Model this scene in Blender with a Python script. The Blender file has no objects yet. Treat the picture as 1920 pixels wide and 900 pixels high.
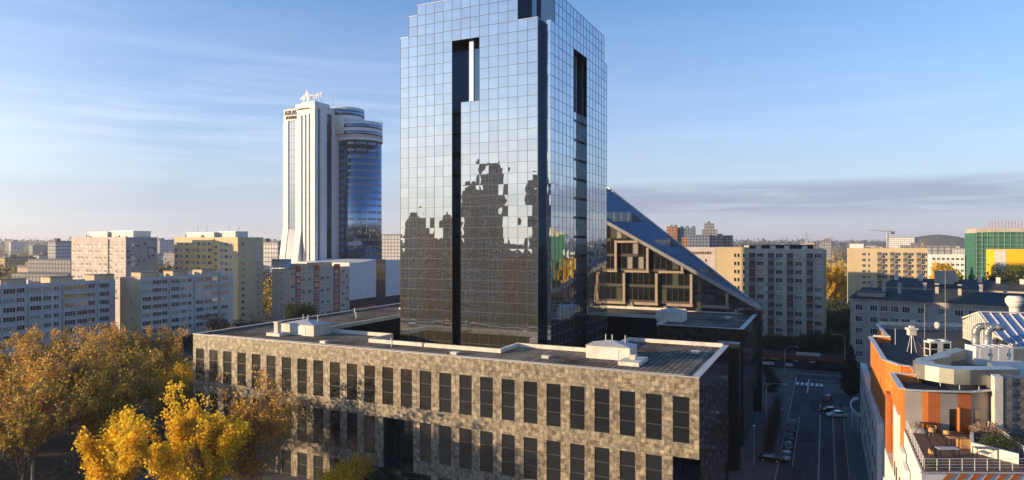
import bpy, math, random
import numpy as np
from mathutils import Vector, Matrix
R = math.radians
random.seed(11)
rng = np.random.default_rng(7)
S = bpy.context.scene
COL = S.collection

# ------------------------------------------------------------------ camera, sky, sun, exposure
CAM = (14.33, -85.2, 40.0)
cd = bpy.data.cameras.new('camera'); cam = bpy.data.objects.new('camera', cd); COL.objects.link(cam)
cam.location = CAM; cam.rotation_euler = (R(90), 0, R(25.34))
cd.sensor_width = 36; cd.lens = 36*1240/1920; cd.clip_start = .5; cd.clip_end = 20000
S.camera = cam
SUN_EL = 8.5
SUN_DIR = Vector((-.814, -.581, 0)).normalized()          # towards the sun, on the ground plane
AZ = math.atan2(SUN_DIR.x, SUN_DIR.y)                      # clockwise from +Y
S.view_settings.view_transform = 'Standard'; S.view_settings.look = 'None'
S.view_settings.gamma = 1; S.view_settings.use_curve_mapping = False
S.view_settings.exposure = 0.9
W = bpy.data.worlds.new('World'); S.world = W; W.use_nodes = True
def build_sky():
    nt = W.node_tree; N = nt.nodes; L = nt.links; N.clear()
    out = N.new('ShaderNodeOutputWorld'); bg = N.new('ShaderNodeBackground'); bg.inputs[1].default_value = .125
    sky = N.new('ShaderNodeTexSky'); sky.sky_type = 'NISHITA'; sky.sun_disc = False
    sky.sun_elevation = R(SUN_EL); sky.sun_rotation = AZ
    sky.altitude = 100; sky.air_density = 1.0; sky.dust_density = .6; sky.ozone_density = 2.2
    tc = N.new('ShaderNodeTexCoord'); sep = N.new('ShaderNodeSeparateXYZ'); L.new(tc.outputs['Generated'], sep.inputs[0])
    def math_(op, a, b=None, clamp=False):
        m = N.new('ShaderNodeMath'); m.operation = op; m.use_clamp = clamp
        for i, v in enumerate((a, b)):
            if v is None: continue
            if isinstance(v, (int, float)): m.inputs[i].default_value = v
            else: L.new(v, m.inputs[i])
        return m.outputs[0]
    def ramp(v, pts):
        r = N.new('ShaderNodeValToRGB'); L.new(v, r.inputs[0]); e = r.color_ramp.elements
        e[0].position, e[0].color = pts[0][0], (pts[0][1],)*3+(1,)
        e[1].position, e[1].color = pts[-1][0], (pts[-1][1],)*3+(1,)
        for p, q in pts[1:-1]:
            n = e.new(p); n.color = (q, q, q, 1)
        return r.outputs[0]
    z = sep.outputs[2]
    zc = math_('ADD', math_('MAXIMUM', z, 0.0), .05)
    u = math_('DIVIDE', sep.outputs[0], zc); v = math_('DIVIDE', sep.outputs[1], zc)
    cb = N.new('ShaderNodeCombineXYZ'); L.new(u, cb.inputs[0]); L.new(v, cb.inputs[1])
    # high thin cirrus, stretched in one direction
    mp = N.new('ShaderNodeMapping'); mp.inputs['Rotation'].default_value = (0, 0, R(-38)); mp.inputs['Scale'].default_value = (.16, 1.0, 1)
    L.new(cb.outputs[0], mp.inputs[0])
    n1 = N.new('ShaderNodeTexNoise'); n1.inputs['Scale'].default_value = 1.3; n1.inputs['Detail'].default_value = 9; n1.inputs['Roughness'].default_value = .62
    n1.inputs['Distortion'].default_value = .8
    L.new(mp.outputs[0], n1.inputs['Vector'])
    n2 = N.new('ShaderNodeTexNoise'); n2.inputs['Scale'].default_value = .35; n2.inputs['Detail'].default_value = 3
    L.new(cb.outputs[0], n2.inputs['Vector'])
    cir = math_('MULTIPLY', ramp(n1.outputs[0], [(.46, 0), (.62, .55), (.8, 1)]), ramp(n2.outputs[0], [(.46, 0), (.62, 1)]))
    cir = math_('MULTIPLY', cir, ramp(z, [(.0, .9), (.3, .55), (.6, .3)]))
    # low bands of stratus lying flat over the horizon
    cb2 = N.new('ShaderNodeCombineXYZ'); at = math_('ARCTAN2', sep.outputs[0], sep.outputs[1])
    L.new(math_('MULTIPLY', at, 2.2), cb2.inputs[0]); L.new(math_('MULTIPLY', z, 30), cb2.inputs[1])
    n3 = N.new('ShaderNodeTexNoise'); n3.inputs['Scale'].default_value = 1.5; n3.inputs['Detail'].default_value = 8; n3.inputs['Roughness'].default_value = .55
    L.new(cb2.outputs[0], n3.inputs['Vector'])
    east = math_('MULTIPLY', ramp(at, [(-.62, .0), (-.2, 1)]) if False else ramp(math_('MULTIPLY', math_('ADD', at, 1.0), .5), [(.22, .25), (.36, 1), (.8, 1)]), 1.0)
    band = math_('MULTIPLY', ramp(z, [(.0, 0), (.03, .45), (.045, 1), (.072, 1), (.086, 0)]), ramp(n3.outputs[0], [(.32, .15), (.5, 1)]))
    band = math_('MULTIPLY', band, east)
    wisp = math_('MULTIPLY', ramp(z, [(.0, .3), (.1, .7), (.16, 1), (.22, .45), (.36, 0)]), ramp(n3.outputs[0], [(.46, 0), (.66, 1)]))
    wisp = math_('MULTIPLY', wisp, ramp(math_('MULTIPLY', math_('ADD', at, 1.0), .5), [(.2, 1), (.36, .3)]))
    cir = math_('MULTIPLY', cir, ramp(math_('MULTIPLY', math_('ADD', at, 1.0), .5), [(.2, 1), (.36, .3)]))
    def mix(f, a, b):
        m = N.new('ShaderNodeMix'); m.data_type = 'RGBA'; m.clamp_factor = True
        if isinstance(f, (int, float)): m.inputs[0].default_value = f
        else: L.new(f, m.inputs[0])
        for i, q in ((6, a), (7, b)):
            if isinstance(q, tuple): m.inputs[i].default_value = q
            else: L.new(q, m.inputs[i])
        return m.outputs[2]
    c = sky.outputs[0]
    tint = N.new('ShaderNodeMix'); tint.data_type = 'RGBA'; tint.blend_type = 'MULTIPLY'; tint.inputs[0].default_value = 1
    L.new(c, tint.inputs[6]); tint.inputs[7].default_value = (.62, .95, 1.32, 1); c = tint.outputs[2]
    sdot = math_('ADD', math_('MULTIPLY', sep.outputs[0], SUN_DIR.x), math_('MULTIPLY', sep.outputs[1], SUN_DIR.y))
    away = ramp(sdot, [(.35, 1), (.8, .3)])
    haze = ramp(z, [(0, .75), (.05, .7), (.16, .4), (.4, .0)])
    c = mix(math_('MULTIPLY', haze, away), c, (3.1, 3.05, 3.6, 1))
    sunside = math_('MULTIPLY', ramp(sdot, [(.3, 0), (.75, 1)]), ramp(z, [(0, .75), (.12, .8), (.22, .35), (.4, .15), (.7, 0)]))
    c = mix(sunside, c, (5.9, 5.7, 5.4, 1))
    c = mix(math_('MULTIPLY', cir, .16), c, (5.0, 5.3, 6.0, 1))
    c = mix(math_('MULTIPLY', wisp, .25), c, (4.6, 4.8, 5.6, 1))
    c = mix(math_('MULTIPLY', band, .75), c, (1.5, 1.65, 2.4, 1))
    L.new(c, bg.inputs[0]); L.new(bg.outputs[0], out.inputs[0])
build_sky()
sd = bpy.data.lights.new('sun', 'SUN'); sun = bpy.data.objects.new('sun', sd); COL.objects.link(sun)
sd.energy = 5.0; sd.angle = R(.6); sd.color = (1, .72, .42)
tosun = Vector((SUN_DIR.x*math.cos(R(SUN_EL)), SUN_DIR.y*math.cos(R(SUN_EL)), math.sin(R(SUN_EL))))
sun.rotation_euler = tosun.to_track_quat('Z', 'Y').to_euler(); sun.location = tosun*300

# ------------------------------------------------------------------ helpers
class MB:
    def __init__(s): s.v = []; s.f = []; s.m = []; s.sm = []
    def quad(s, *p, m=0, sm=False):
        n = len(s.v); s.v += [tuple(q) for q in p]; s.f.append(tuple(range(n, n+len(p)))); s.m.append(m); s.sm.append(sm); return s
    def box(s, x0, x1, y0, y1, z0, z1, m=0, mt=None):
        if x0 > x1: x0, x1 = x1, x0
        if y0 > y1: y0, y1 = y1, y0
        n = len(s.v); s.v += [(x, y, z) for z in (z0, z1) for x, y in ((x0, y0), (x1, y0), (x1, y1), (x0, y1))]
        for i, q in enumerate(((0, 3, 2, 1), (4, 5, 6, 7), (0, 1, 5, 4), (1, 2, 6, 5), (2, 3, 7, 6), (3, 0, 4, 7))):
            s.f.append(tuple(n+k for k in q)); s.m.append(mt if (mt is not None and i == 1) else m); s.sm.append(False)
        return s
    def prism(s, pts, z0, z1, m=0, mt=None):
        a = sum(pts[i][0]*pts[(i+1) % len(pts)][1]-pts[(i+1) % len(pts)][0]*pts[i][1] for i in range(len(pts)))
        if a < 0: pts = pts[::-1]
        k = len(pts); n = len(s.v); zt = z1 if isinstance(z1, (list, tuple)) else [z1]*k
        if a < 0 and isinstance(z1, (list, tuple)): zt = list(z1)[::-1]
        s.v += [(p[0], p[1], z0) for p in pts]+[(p[0], p[1], zt[i]) for i, p in enumerate(pts)]
        for i in range(k):
            j = (i+1) % k; s.f.append((n+i, n+j, n+k+j, n+k+i)); s.m.append(m); s.sm.append(False)
        s.f.append(tuple(n+k+i for i in range(k))); s.m.append(m if mt is None else mt); s.sm.append(False)
        s.f.append(tuple(n+i for i in range(k-1, -1, -1))); s.m.append(m); s.sm.append(False)
        return s
    def tube(s, p, q, r, n=6, m=0, r2=None, cap=True):
        p = Vector(p); q = Vector(q); d = (q-p)
        if d.length < 1e-6: return s
        d.normalize(); a = d.orthogonal().normalized(); b = d.cross(a); r2 = r if r2 is None else r2; k = len(s.v)
        for c, rr in ((p, r), (q, r2)):
            for i in range(n):
                t = 2*math.pi*i/n; s.v.append(tuple(c+a*math.cos(t)*rr+b*math.sin(t)*rr))
        for i in range(n):
            j = (i+1) % n; s.f.append((k+i, k+j, k+n+j, k+n+i)); s.m.append(m); s.sm.append(n > 6)
        if cap:
            s.f.append(tuple(k+i for i in range(n-1, -1, -1))); s.m.append(m); s.sm.append(False)
            s.f.append(tuple(k+n+i for i in range(n))); s.m.append(m); s.sm.append(False)
        return s
    def path(s, pts, r, n=6, m=0):
        for a, b in zip(pts[:-1], pts[1:]): s.tube(a, b, r, n, m)
        return s
    def bar(s, p, q, w, h, m=0):                       # flat bar between two points, width w across, h in height
        p = Vector(p); q = Vector(q); d = (q-p).normalized(); side = d.cross(Vector((0, 0, 1)))
        if side.length < 1e-4: side = Vector((1, 0, 0))
        side.normalize(); up = side.cross(d); a = side*w/2; b = up*h/2; n = len(s.v)
        for c in (p, q): s.v += [tuple(c-a-b), tuple(c+a-b), tuple(c+a+b), tuple(c-a+b)]
        for f in ((3, 2, 1, 0), (4, 5, 6, 7), (0, 1, 5, 4), (1, 2, 6, 5), (2, 3, 7, 6), (3, 0, 4, 7)):
            s.f.append(tuple(n+k for k in f)); s.m.append(m); s.sm.append(False)
        return s
    def cyl(s, x, y, r, z0, z1, n=16, m=0, r2=None): return s.tube((x, y, z0), (x, y, z1), r, n, m, r2)
    def dome(s, c, r, n=10, k=5, m=0, sc=(1, 1, 1), full=False):
        b = len(s.v); lo = -k if full else 0
        rows = list(range(lo, k+1))
        for i in rows:
            ph = i/k*math.pi/2
            for j in range(n):
                t = 2*math.pi*j/n; s.v.append((c[0]+r*sc[0]*math.cos(ph)*math.cos(t), c[1]+r*sc[1]*math.cos(ph)*math.sin(t), c[2]+r*sc[2]*math.sin(ph)))
        for i in range(len(rows)-1):
            for j in range(n):
                q = (j+1) % n; s.f.append((b+i*n+j, b+i*n+q, b+(i+1)*n+q, b+(i+1)*n+j)); s.m.append(m); s.sm.append(True)
        return s
    def add(s, me, mat):                                # append a template MB transformed
        n = len(s.v); s.v += [tuple(mat @ Vector(v)) for v in me.v]; s.f += [tuple(n+i for i in f) for f in me.f]; s.m += me.m; s.sm += me.sm; return s
    def mesh(s, name, mats, off=(0, 0, 0)):
        me = bpy.data.meshes.new(name)
        v = s.v if off == (0, 0, 0) else [(a-off[0], b-off[1], c-off[2]) for a, b, c in s.v]
        me.from_pydata(v, [], s.f)
        for m in (mats if isinstance(mats, (list, tuple)) else [mats]): me.materials.append(m)
        me.polygons.foreach_set('material_index', s.m); me.polygons.foreach_set('use_smooth', s.sm); me.update(); return me
    def build(s, name, mats, parent=None, world=False):
        off = (0, 0, 0)
        if parent is not None and world: off = tuple(parent.location)
        return link(name, s.mesh(name, mats, off), parent)
def link(name, me, parent=None, loc=(0, 0, 0), rz=0):
    o = bpy.data.objects.new(name, me); COL.objects.link(o); o.parent = parent; o.location = loc; o.rotation_euler = (0, 0, rz); return o
def tag(o, label=None, cat=None, group=None, kind=None):
    if label: o['label'] = label
    if cat: o['category'] = cat
    if group: o['group'] = group
    if kind: o['kind'] = kind
    return o
def thing(name, label, cat, loc=(0, 0, 0), rz=0, group=None):
    o = bpy.data.objects.new(name, None); COL.objects.link(o); o.location = loc; o.rotation_euler = (0, 0, rz); o.empty_display_size = .5
    return tag(o, label, cat, group)
def copy_tree(o, loc=None, rz=None, label=None, group=None, scale=None):
    def cp(a, par):
        c = a.copy(); COL.objects.link(c); c.parent = par
        for ch in KIDS.get(a.name, None) or [x for x in a.children]: cp(ch, c)
        return c
    r = cp(o, None)
    if loc is not None: r.location = loc
    if rz is not None: r.rotation_euler = (0, 0, rz)
    if scale is not None: r.scale = scale if isinstance(scale, tuple) else (scale,)*3
    if label: r['label'] = label
    if group: r['group'] = group
    return r
KIDS = {}
def camdist(p): return math.hypot(p[0]-CAM[0], p[1]-CAM[1])

# ------------------------------------------------------------------ materials
def newmat(name):
    m = bpy.data.materials.new(name); m.use_nodes = True; nt = m.node_tree; b = nt.nodes['Principled BSDF']; return m, nt, b
def pm(name, col, rough=.85, var=.18, scale=.35, metal=0, streak=.0, brick=None, bump=0, spec=.4, coat=0):
    """solid colour + mottling + optional rain streaks / brick pattern (col2, w, h, mortar, mortar colour)"""
    m, nt, b = newmat(name); N = nt.nodes; L = nt.links
    b.inputs['Roughness'].default_value = rough; b.inputs['Metallic'].default_value = metal; b.inputs['Specular IOR Level'].default_value = spec
    b.inputs['Coat Weight'].default_value = coat
    tc = N.new('ShaderNodeTexCoord'); base = None
    if brick:
        c2, bw, bh, mo, mc = brick
        sp = N.new('ShaderNodeSeparateXYZ'); L.new(tc.outputs['Object'], sp.inputs[0])
        ge = N.new('ShaderNodeNewGeometry'); gs = N.new('ShaderNodeSeparateXYZ'); L.new(ge.outputs['True Normal'], gs.inputs[0])
        ad = N.new('ShaderNodeMath'); ad.operation = 'ADD'; L.new(sp.outputs[0], ad.inputs[0]); L.new(sp.outputs[1], ad.inputs[1])
        cw = N.new('ShaderNodeCombineXYZ'); L.new(ad.outputs[0], cw.inputs[0]); L.new(sp.outputs[2], cw.inputs[1])
        ab = N.new('ShaderNodeMath'); ab.operation = 'ABSOLUTE'; L.new(gs.outputs[2], ab.inputs[0])
        gt = N.new('ShaderNodeMath'); gt.operation = 'GREATER_THAN'; gt.inputs[1].default_value = .6; L.new(ab.outputs[0], gt.inputs[0])
        mv = N.new('ShaderNodeMix'); mv.data_type = 'VECTOR'; L.new(gt.outputs[0], mv.inputs[0]); L.new(cw.outputs[0], mv.inputs[4]); L.new(tc.outputs['Object'], mv.inputs[5])
        br = N.new('ShaderNodeTexBrick'); br.offset = 0; br.inputs['Scale'].default_value = 1
        br.inputs['Brick Width'].default_value = bw; br.inputs['Row Height'].default_value = bh; br.inputs['Mortar Size'].default_value = mo
        br.inputs['Mortar Smooth'].default_value = .2
        br.inputs['Color1'].default_value = col+(1,); br.inputs['Color2'].default_value = c2+(1,); br.inputs['Mortar'].default_value = mc+(1,)
        L.new(mv.outputs[1], br.inputs['Vector']); base = br.outputs[0]
    n1 = N.new('ShaderNodeTexNoise'); n1.inputs['Scale'].default_value = scale; n1.inputs['Detail'].default_value = 6; n1.inputs['Roughness'].default_value = .6
    L.new(tc.outputs['Object'], n1.inputs['Vector'])
    mr = N.new('ShaderNodeMapRange'); mr.inputs[1].default_value = .3; mr.inputs[2].default_value = .7; mr.inputs[3].default_value = 1-var; mr.inputs[4].default_value = 1+var
    L.new(n1.outputs[0], mr.inputs[0]); fac = mr.outputs[0]
    if streak:
        mp = N.new('ShaderNodeMapping'); mp.inputs['Scale'].default_value = (1.1, 1.1, .07); L.new(tc.outputs['Object'], mp.inputs[0])
        n2 = N.new('ShaderNodeTexNoise'); n2.inputs['Scale'].default_value = 1.0; n2.inputs['Detail'].default_value = 4; L.new(mp.outputs[0], n2.inputs['Vector'])
        m2 = N.new('ShaderNodeMapRange'); m2.inputs[1].default_value = .45; m2.inputs[2].default_value = .75; m2.inputs[3].default_value = 1; m2.inputs[4].default_value = 1-streak
        L.new(n2.outputs[0], m2.inputs[0]); mu = N.new('ShaderNodeMath'); mu.operation = 'MULTIPLY'; L.new(fac, mu.inputs[0]); L.new(m2.outputs[0], mu.inputs[1]); fac = mu.outputs[0]
    vm = N.new('ShaderNodeVectorMath'); vm.operation = 'SCALE'
    if base is None: vm.inputs[0].default_value = col
    else: L.new(base, vm.inputs[0])
    L.new(fac, vm.inputs['Scale']); L.new(vm.outputs[0], b.inputs['Base Color'])
    if bump:
        bp = N.new('ShaderNodeBump'); bp.inputs['Strength'].default_value = bump; bp.inputs['Distance'].default_value = .02
        n3 = N.new('ShaderNodeTexNoise'); n3.inputs['Scale'].default_value = 6; n3.inputs['Detail'].default_value = 4; L.new(tc.outputs['Object'], n3.inputs['Vector'])
        L.new(n3.outputs[0], bp.inputs['Height']); L.new(bp.outputs[0], b.inputs['Normal'])
    return m
def mirror(name, tint, body, amount, rough=.015, wave=0.0, wscale=.6, panel=None):
    """coated facade glass: a tinted mirror over a dark body, pane by pane a little different"""
    m, nt, b = newmat(name); N = nt.nodes; L = nt.links
    b.inputs['Base Color'].default_value = body+(1,); b.inputs['Roughness'].default_value = .25; b.inputs['Specular IOR Level'].default_value = .5
    gl = N.new('ShaderNodeBsdfGlossy'); gl.inputs['Roughness'].default_value = rough
    fr = N.new('ShaderNodeFresnel'); fr.inputs['IOR'].default_value = 1.5
    mr = N.new('ShaderNodeMapRange'); mr.inputs[3].default_value = amount; mr.inputs[4].default_value = 1; L.new(fr.outputs[0], mr.inputs[0])
    mx = N.new('ShaderNodeMixShader'); L.new(mr.outputs[0], mx.inputs[0]); L.new(b.outputs[0], mx.inputs[1]); L.new(gl.outputs[0], mx.inputs[2])
    ge = N.new('ShaderNodeNewGeometry'); m2 = N.new('ShaderNodeMapRange'); m2.inputs[3].default_value = .93; m2.inputs[4].default_value = 1.05
    L.new(ge.outputs['Random Per Island'], m2.inputs[0])
    vm = N.new('ShaderNodeVectorMath'); vm.operation = 'SCALE'; vm.inputs[0].default_value = tint; L.new(m2.outputs[0], vm.inputs['Scale'])
    L.new(vm.outputs[0], gl.inputs['Color'])
    if wave:
        tc = N.new('ShaderNodeTexCoord'); n = N.new('ShaderNodeTexNoise'); n.inputs['Scale'].default_value = wscale; n.inputs['Detail'].default_value = 1.5
        L.new(tc.outputs['Object'], n.inputs['Vector'])
        bp = N.new('ShaderNodeBump'); bp.inputs['Strength'].default_value = 1; bp.inputs['Distance'].default_value = wave
        L.new(n.outputs[0], bp.inputs['Height']); L.new(bp.outputs[0], gl.inputs['Normal'])
    L.new(mx.outputs[0], N['Material Output'].inputs[0]); return m
def leafmat(name, cols, trans=.35):
    m, nt, b = newmat(name); N = nt.nodes; L = nt.links
    ge = N.new('ShaderNodeNewGeometry'); r = N.new('ShaderNodeValToRGB'); L.new(ge.outputs['Random Per Island'], r.inputs[0])
    e = r.color_ramp.elements; e[0].color = cols[0]+(1,); e[1].color = cols[-1]+(1,)
    for i, c in enumerate(cols[1:-1]): e.new((i+1)/(len(cols)-1)).color = c+(1,)
    tc = N.new('ShaderNodeTexCoord'); n = N.new('ShaderNodeTexNoise'); n.inputs['Scale'].default_value = .45; L.new(tc.outputs['Object'], n.inputs['Vector'])
    mr = N.new('ShaderNodeMapRange'); mr.inputs[1].default_value = .3; mr.inputs[2].default_value = .7; mr.inputs[3].default_value = .65; mr.inputs[4].default_value = 1.25; L.new(n.outputs[0], mr.inputs[0])
    vm = N.new('ShaderNodeVectorMath'); vm.operation = 'SCALE'; L.new(r.outputs[0], vm.inputs[0]); L.new(mr.outputs[0], vm.inputs['Scale'])
    L.new(vm.outputs[0], b.inputs['Base Color']); b.inputs['Roughness'].default_value = .6; b.inputs['Specular IOR Level'].default_value = .3
    t = N.new('ShaderNodeBsdfTranslucent'); L.new(vm.outputs[0], t.inputs[0]); mx = N.new('ShaderNodeMixShader'); mx.inputs[0].default_value = trans
    L.new(b.outputs[0], mx.inputs[1]); L.new(t.outputs[0], mx.inputs[2]); L.new(mx.outputs[0], N['Material Output'].inputs[0]); return m
M = {}
M['stone'] = pm('stone_tiles', (.31, .262, .185), .5, .75, 1.6, brick=((.14, .118, .083), .62, .62, .014, (.07, .06, .05)), streak=.15, spec=.5)
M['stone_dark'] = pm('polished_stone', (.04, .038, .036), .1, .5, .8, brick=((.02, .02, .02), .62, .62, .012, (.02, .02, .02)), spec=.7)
M['roofpave'] = pm('roof_pavers', (.23, .2, .165), .95, .6, .13, brick=((.13, .115, .1), .8, 1.6, .1, (.05, .045, .04)), spec=.05)
M['coping'] = pm('metal_coping', (.52, .51, .5), .45, .1, .8, metal=.3)
M['parapet'] = pm('cream_parapet', (.62, .58, .5), .7, .16, .7, streak=.2)
M['plaster_white'] = pm('white_plaster', (.66, .65, .62), .8, .08, .5, streak=.15)
M['black'] = pm('black_metal', (.012, .013, .015), .35, .2, 1)
M['dkglass'] = mirror('dark_glass', (.55, .58, .6), (.008, .009, .01), .12, .03, .004, .5)
M['winglass'] = mirror('window_glass', (.7, .72, .75), (.012, .014, .016), .06, .03, .006, .8)
M['winglass_b'] = mirror('window_glass_bright', (.8, .82, .85), (.1, .1, .1), .3, .03)
M['curtain'] = mirror('window_with_blind', (.8, .82, .85), (.3, .28, .25), .08, .1)
M['tower'] = mirror('tower_glass', (.74, .77, .81), (.085, .083, .06), .7, .012, .0009, .9)
M['tower_dk'] = mirror('tower_dark_glass', (.2, .3, .4), (.01, .016, .024), .45, .03, .003, .5)
M['mull'] = pm('pale_mullion', (.11, .108, .095), .4, .1, 1, metal=.2)
M['silver'] = pm('silver_cladding', (.62, .64, .68), .25, .08, .6, metal=.7)
M['frame_w'] = pm('white_frame', (.6, .6, .58), .6, .06, 2)
M['frame_g'] = pm('grey_frame', (.07, .07, .065), .5, .06, 2)
M['bluegl'] = mirror('blue_roof_glass', (.5, .62, .78), (.04, .075, .12), .45, .12, .006, .4)
M['steel'] = pm('grey_steel_edge', (.3, .3, .3), .4, .15, .6, metal=.5)
M['tan'] = pm('tan_frame', (.33, .255, .18), .6, .12, .6)
M['greenpane'] = mirror('green_blind_pane', (.6, .65, .55), (.075, .09, .055), .12, .05)
M['interior'] = pm('interior_wall', (.3, .26, .2), .8, .3, .3)
M['asphalt'] = pm('asphalt', (.05, .052, .056), .85, .25, .15, bump=.3)
M['paving'] = pm('paving', (.12, .115, .108), .85, .2, .12, brick=((.095, .092, .088), .8, .8, .02, (.05, .05, .05)))
M['redpath'] = pm('reddish_path', (.1, .055, .045), .85, .2, .3, brick=((.08, .045, .04), .3, .3, .01, (.04, .03, .03)))
M['paint'] = pm('road_paint', (.7, .7, .7), .7, .12, 1.5)
M['kerb'] = pm('kerb_stone', (.28, .27, .26), .8, .15, 1)
M['ground'] = pm('city_ground', (.055, .052, .038), .95, .45, .02)
M['soil'] = pm('leaf_litter', (.045, .033, .02), .95, .45, .2, bump=.5)
M['bark'] = pm('bark', (.12, .095, .07), .9, .3, 2, bump=.6)
M['barkpale'] = pm('pale_bark', (.3, .24, .18), .9, .3, 2)
M['roofblack'] = pm('roof_felt', (.035, .034, .034), .9, .3, .5, bump=.3)
M['roofgrey'] = pm('grey_roof', (.14, .14, .14), .9, .25, .2)
M['rubber'] = pm('rubber', (.015, .015, .015), .8, .1, 1)
M['galv'] = pm('galvanised_duct', (.42, .42, .37), .35, .1, .9, metal=.75, brick=((.38, .38, .34), 1.5, 1.2, .02, (.3, .3, .27)))
M['hvac'] = pm('hvac_white', (.6, .6, .57), .55, .08, 1)
M['orange'] = pm('orange_cladding', (.62, .205, .035), .6, .14, .25, brick=((.53, .165, .03), .6, 2.2, .012, (.3, .1, .03)), streak=.1)
M['orangedk'] = pm('rust_cladding', (.45, .13, .03), .6, .12, .3, brick=((.4, .115, .03), .6, 2.2, .012, (.2, .06, .02)))
M['greyplast'] = pm('grey_render', (.26, .24, .23), .9, .12, .6)
M['wood'] = pm('deck_wood', (.16, .085, .05), .75, .25, .8, brick=((.12, .065, .04), 3.0, .14, .01, (.03, .02, .015)))
M['woodlight'] = pm('bench_wood', (.45, .25, .1), .6, .2, 1.5)
M['greenleaf'] = leafmat('evergreen_leaves', [(.03, .045, .02), (.05, .07, .025), (.085, .1, .035)], .2)
M['asphalt_patch'] = pm('asphalt_patch', (.032, .033, .036), .9, .2, .5); M['conifer'] = leafmat('conifer_needles', [(.012, .022, .014), (.02, .032, .018)], .1)
M['yellowleaf'] = leafmat('golden_leaves', [(.82, .5, .015), (.9, .63, .02), (.92, .72, .05), (.6, .34, .03), (.9, .66, .04)], .42)
M['orangeleaf'] = leafmat('copper_leaves', [(.7, .4, .05), (.8, .5, .05), (.52, .3, .09), (.42, .24, .08)], .35)
M['brownleaf'] = leafmat('brown_leaves', [(.34, .22, .05), (.6, .4, .05), (.22, .15, .06), (.78, .54, .06), (.14, .12, .05)], .3)
M['oliveleaf'] = leafmat('olive_leaves', [(.1, .1, .03), (.2, .17, .04), (.3, .2, .05), (.08, .08, .03)], .3)
M['darkleaf'] = leafmat('dull_leaves', [(.05, .045, .025), (.075, .06, .03), (.035, .035, .02)], .2)
M['twig'] = leafmat('bare_twigs', [(.26, .17, .12), (.36, .24, .17)], .1)

# ------------------------------------------------------------------ generic window / block makers
PROTO = {}
def winproto(key, w, h, sashes=2, frame='frame_w', glass='winglass', sill=True, split=None):
    """a window facing -Y, origin at its lower left corner: proud frame, panes set back inside it"""
    if key in PROTO: return PROTO[key]
    b = MB(); t = min(.07, w*.06)+.015; d = .07
    b.box(0, w, -d, -.005, 0, t); b.box(0, w, -d, -.005, h-t, h); b.box(0, t, -d, -.005, t, h-t); b.box(w-t, w, -d, -.005, t, h-t)
    pw = (w-t)/sashes
    for i in range(1, sashes): b.box(i*pw, i*pw+t, -d, -.005, t, h-t)
    if split: b.box(t, w-t, -d+.01, -.006, h*split, h*split+t*.8)
    for i in range(sashes): b.quad((i*pw+t, -.02, t), ((i+1)*pw, -.02, t), ((i+1)*pw, -.02, h-t), (i*pw+t, -.02, h-t), m=1)
    if sill: b.box(-.06, w+.06, -.2, -.005, -.09, -.005, m=2)
    mats = [M[frame], M[glass], M['coping']]
    PROTO[key] = (b, b.mesh('window', mats), mats); return PROTO[key]
FACES = {'S': 0, 'E': math.pi/2, 'W': -math.pi/2, 'N': math.pi}
def place_windows(parent, items, cap=100, name='window'):
    """items: (x, y, z, rz, prototype key) in the parent's own coordinates"""
    M_ = parent.matrix_basis if False else Matrix.Translation(parent.location) @ Matrix.Rotation(parent.rotation_euler[2], 4, 'Z')
    items = sorted(items, key=lambda i: (M_ @ Vector(i[:3])-Vector(CAM)).length)
    for x, y, z, rz, k in items[:cap]: link(name, PROTO[k][1], parent, (x, y, z), rz)
    rest = items[cap:]
    bykey = {}
    for it in rest: bykey.setdefault(it[4], []).append(it)
    if rest:
        b = MB(); mats = []
        for k, its in bykey.items():
            off = len(mats); mats += PROTO[k][2]; src = PROTO[k][0]
            for x, y, z, rz, _ in its:
                n0 = len(b.m); b.add(src, Matrix.Translation((x, y, z)) @ Matrix.Rotation(rz, 4, 'Z'))
                for q in range(n0, len(b.m)): b.m[q] += off
        o = b.build(name+'s', mats, parent); o['kind'] = 'stuff'
def row_windows(face, w, d, pos, z0, pitch, n, key, y_out=0.0, skip=None):
    out = []; 
    for i in range(n):
        for j, p in enumerate(pos):
            k = key
            if isinstance(key, (list, tuple)): k = key[(i*7+j*3+(i*j) % 5) % len(key)]
            if skip and skip(i, j): continue
            z = z0+i*pitch
            if face == 'S': out.append((p, -y_out, z, 0, k))
            if face == 'E': out.append((w+y_out, p, z, FACES['E'], k))
            if face == 'W': out.append((-y_out, p, z, FACES['W'], k))
    return out
def roof_clutter(parent, w, d, h, n, seed, mat='plaster_white', big=True, boxes=None):
    rs = random.Random(seed)
    if boxes:
        for (x0, x1, y0, y1, hh) in boxes:
            MB().box(x0, x1, y0, y1, h, h+hh).box(x0-.2, x1+.2, y0-.2, y1+.2, h+hh, h+hh+.15, m=1).build('roof_house', [M[mat], M['coping']], parent)
    for i in range(n):
        x = rs.uniform(1, w-2); y = rs.uniform(1, d-2); s = rs.uniform(.4, .9)
        MB().box(x, x+s, y, y+s*1.2, h, h+rs.uniform(.8, 1.5)).build('vent_stack', M['parapet'], parent)
def body(parent, w, d, h, mat, roof='roofgrey', par=.5, name='wall'):
    b = MB(); b.box(0, w, 0, d, 0, h)
    t = .3
    b.box(0, w, 0, t, h, h+par).box(0, w, d-t, d, h, h+par).box(0, t, t, d-t, h, h+par).box(w-t, w, t, d-t, h, h+par)
    o = b.build(name, M[mat] if isinstance(mat, str) else mat, parent)
    MB().quad((t, t, h+.02), (w-t, t, h+.02), (w-t, d-t, h+.02), (t, d-t, h+.02)).build('roof', M[roof], parent)
    return o

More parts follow.
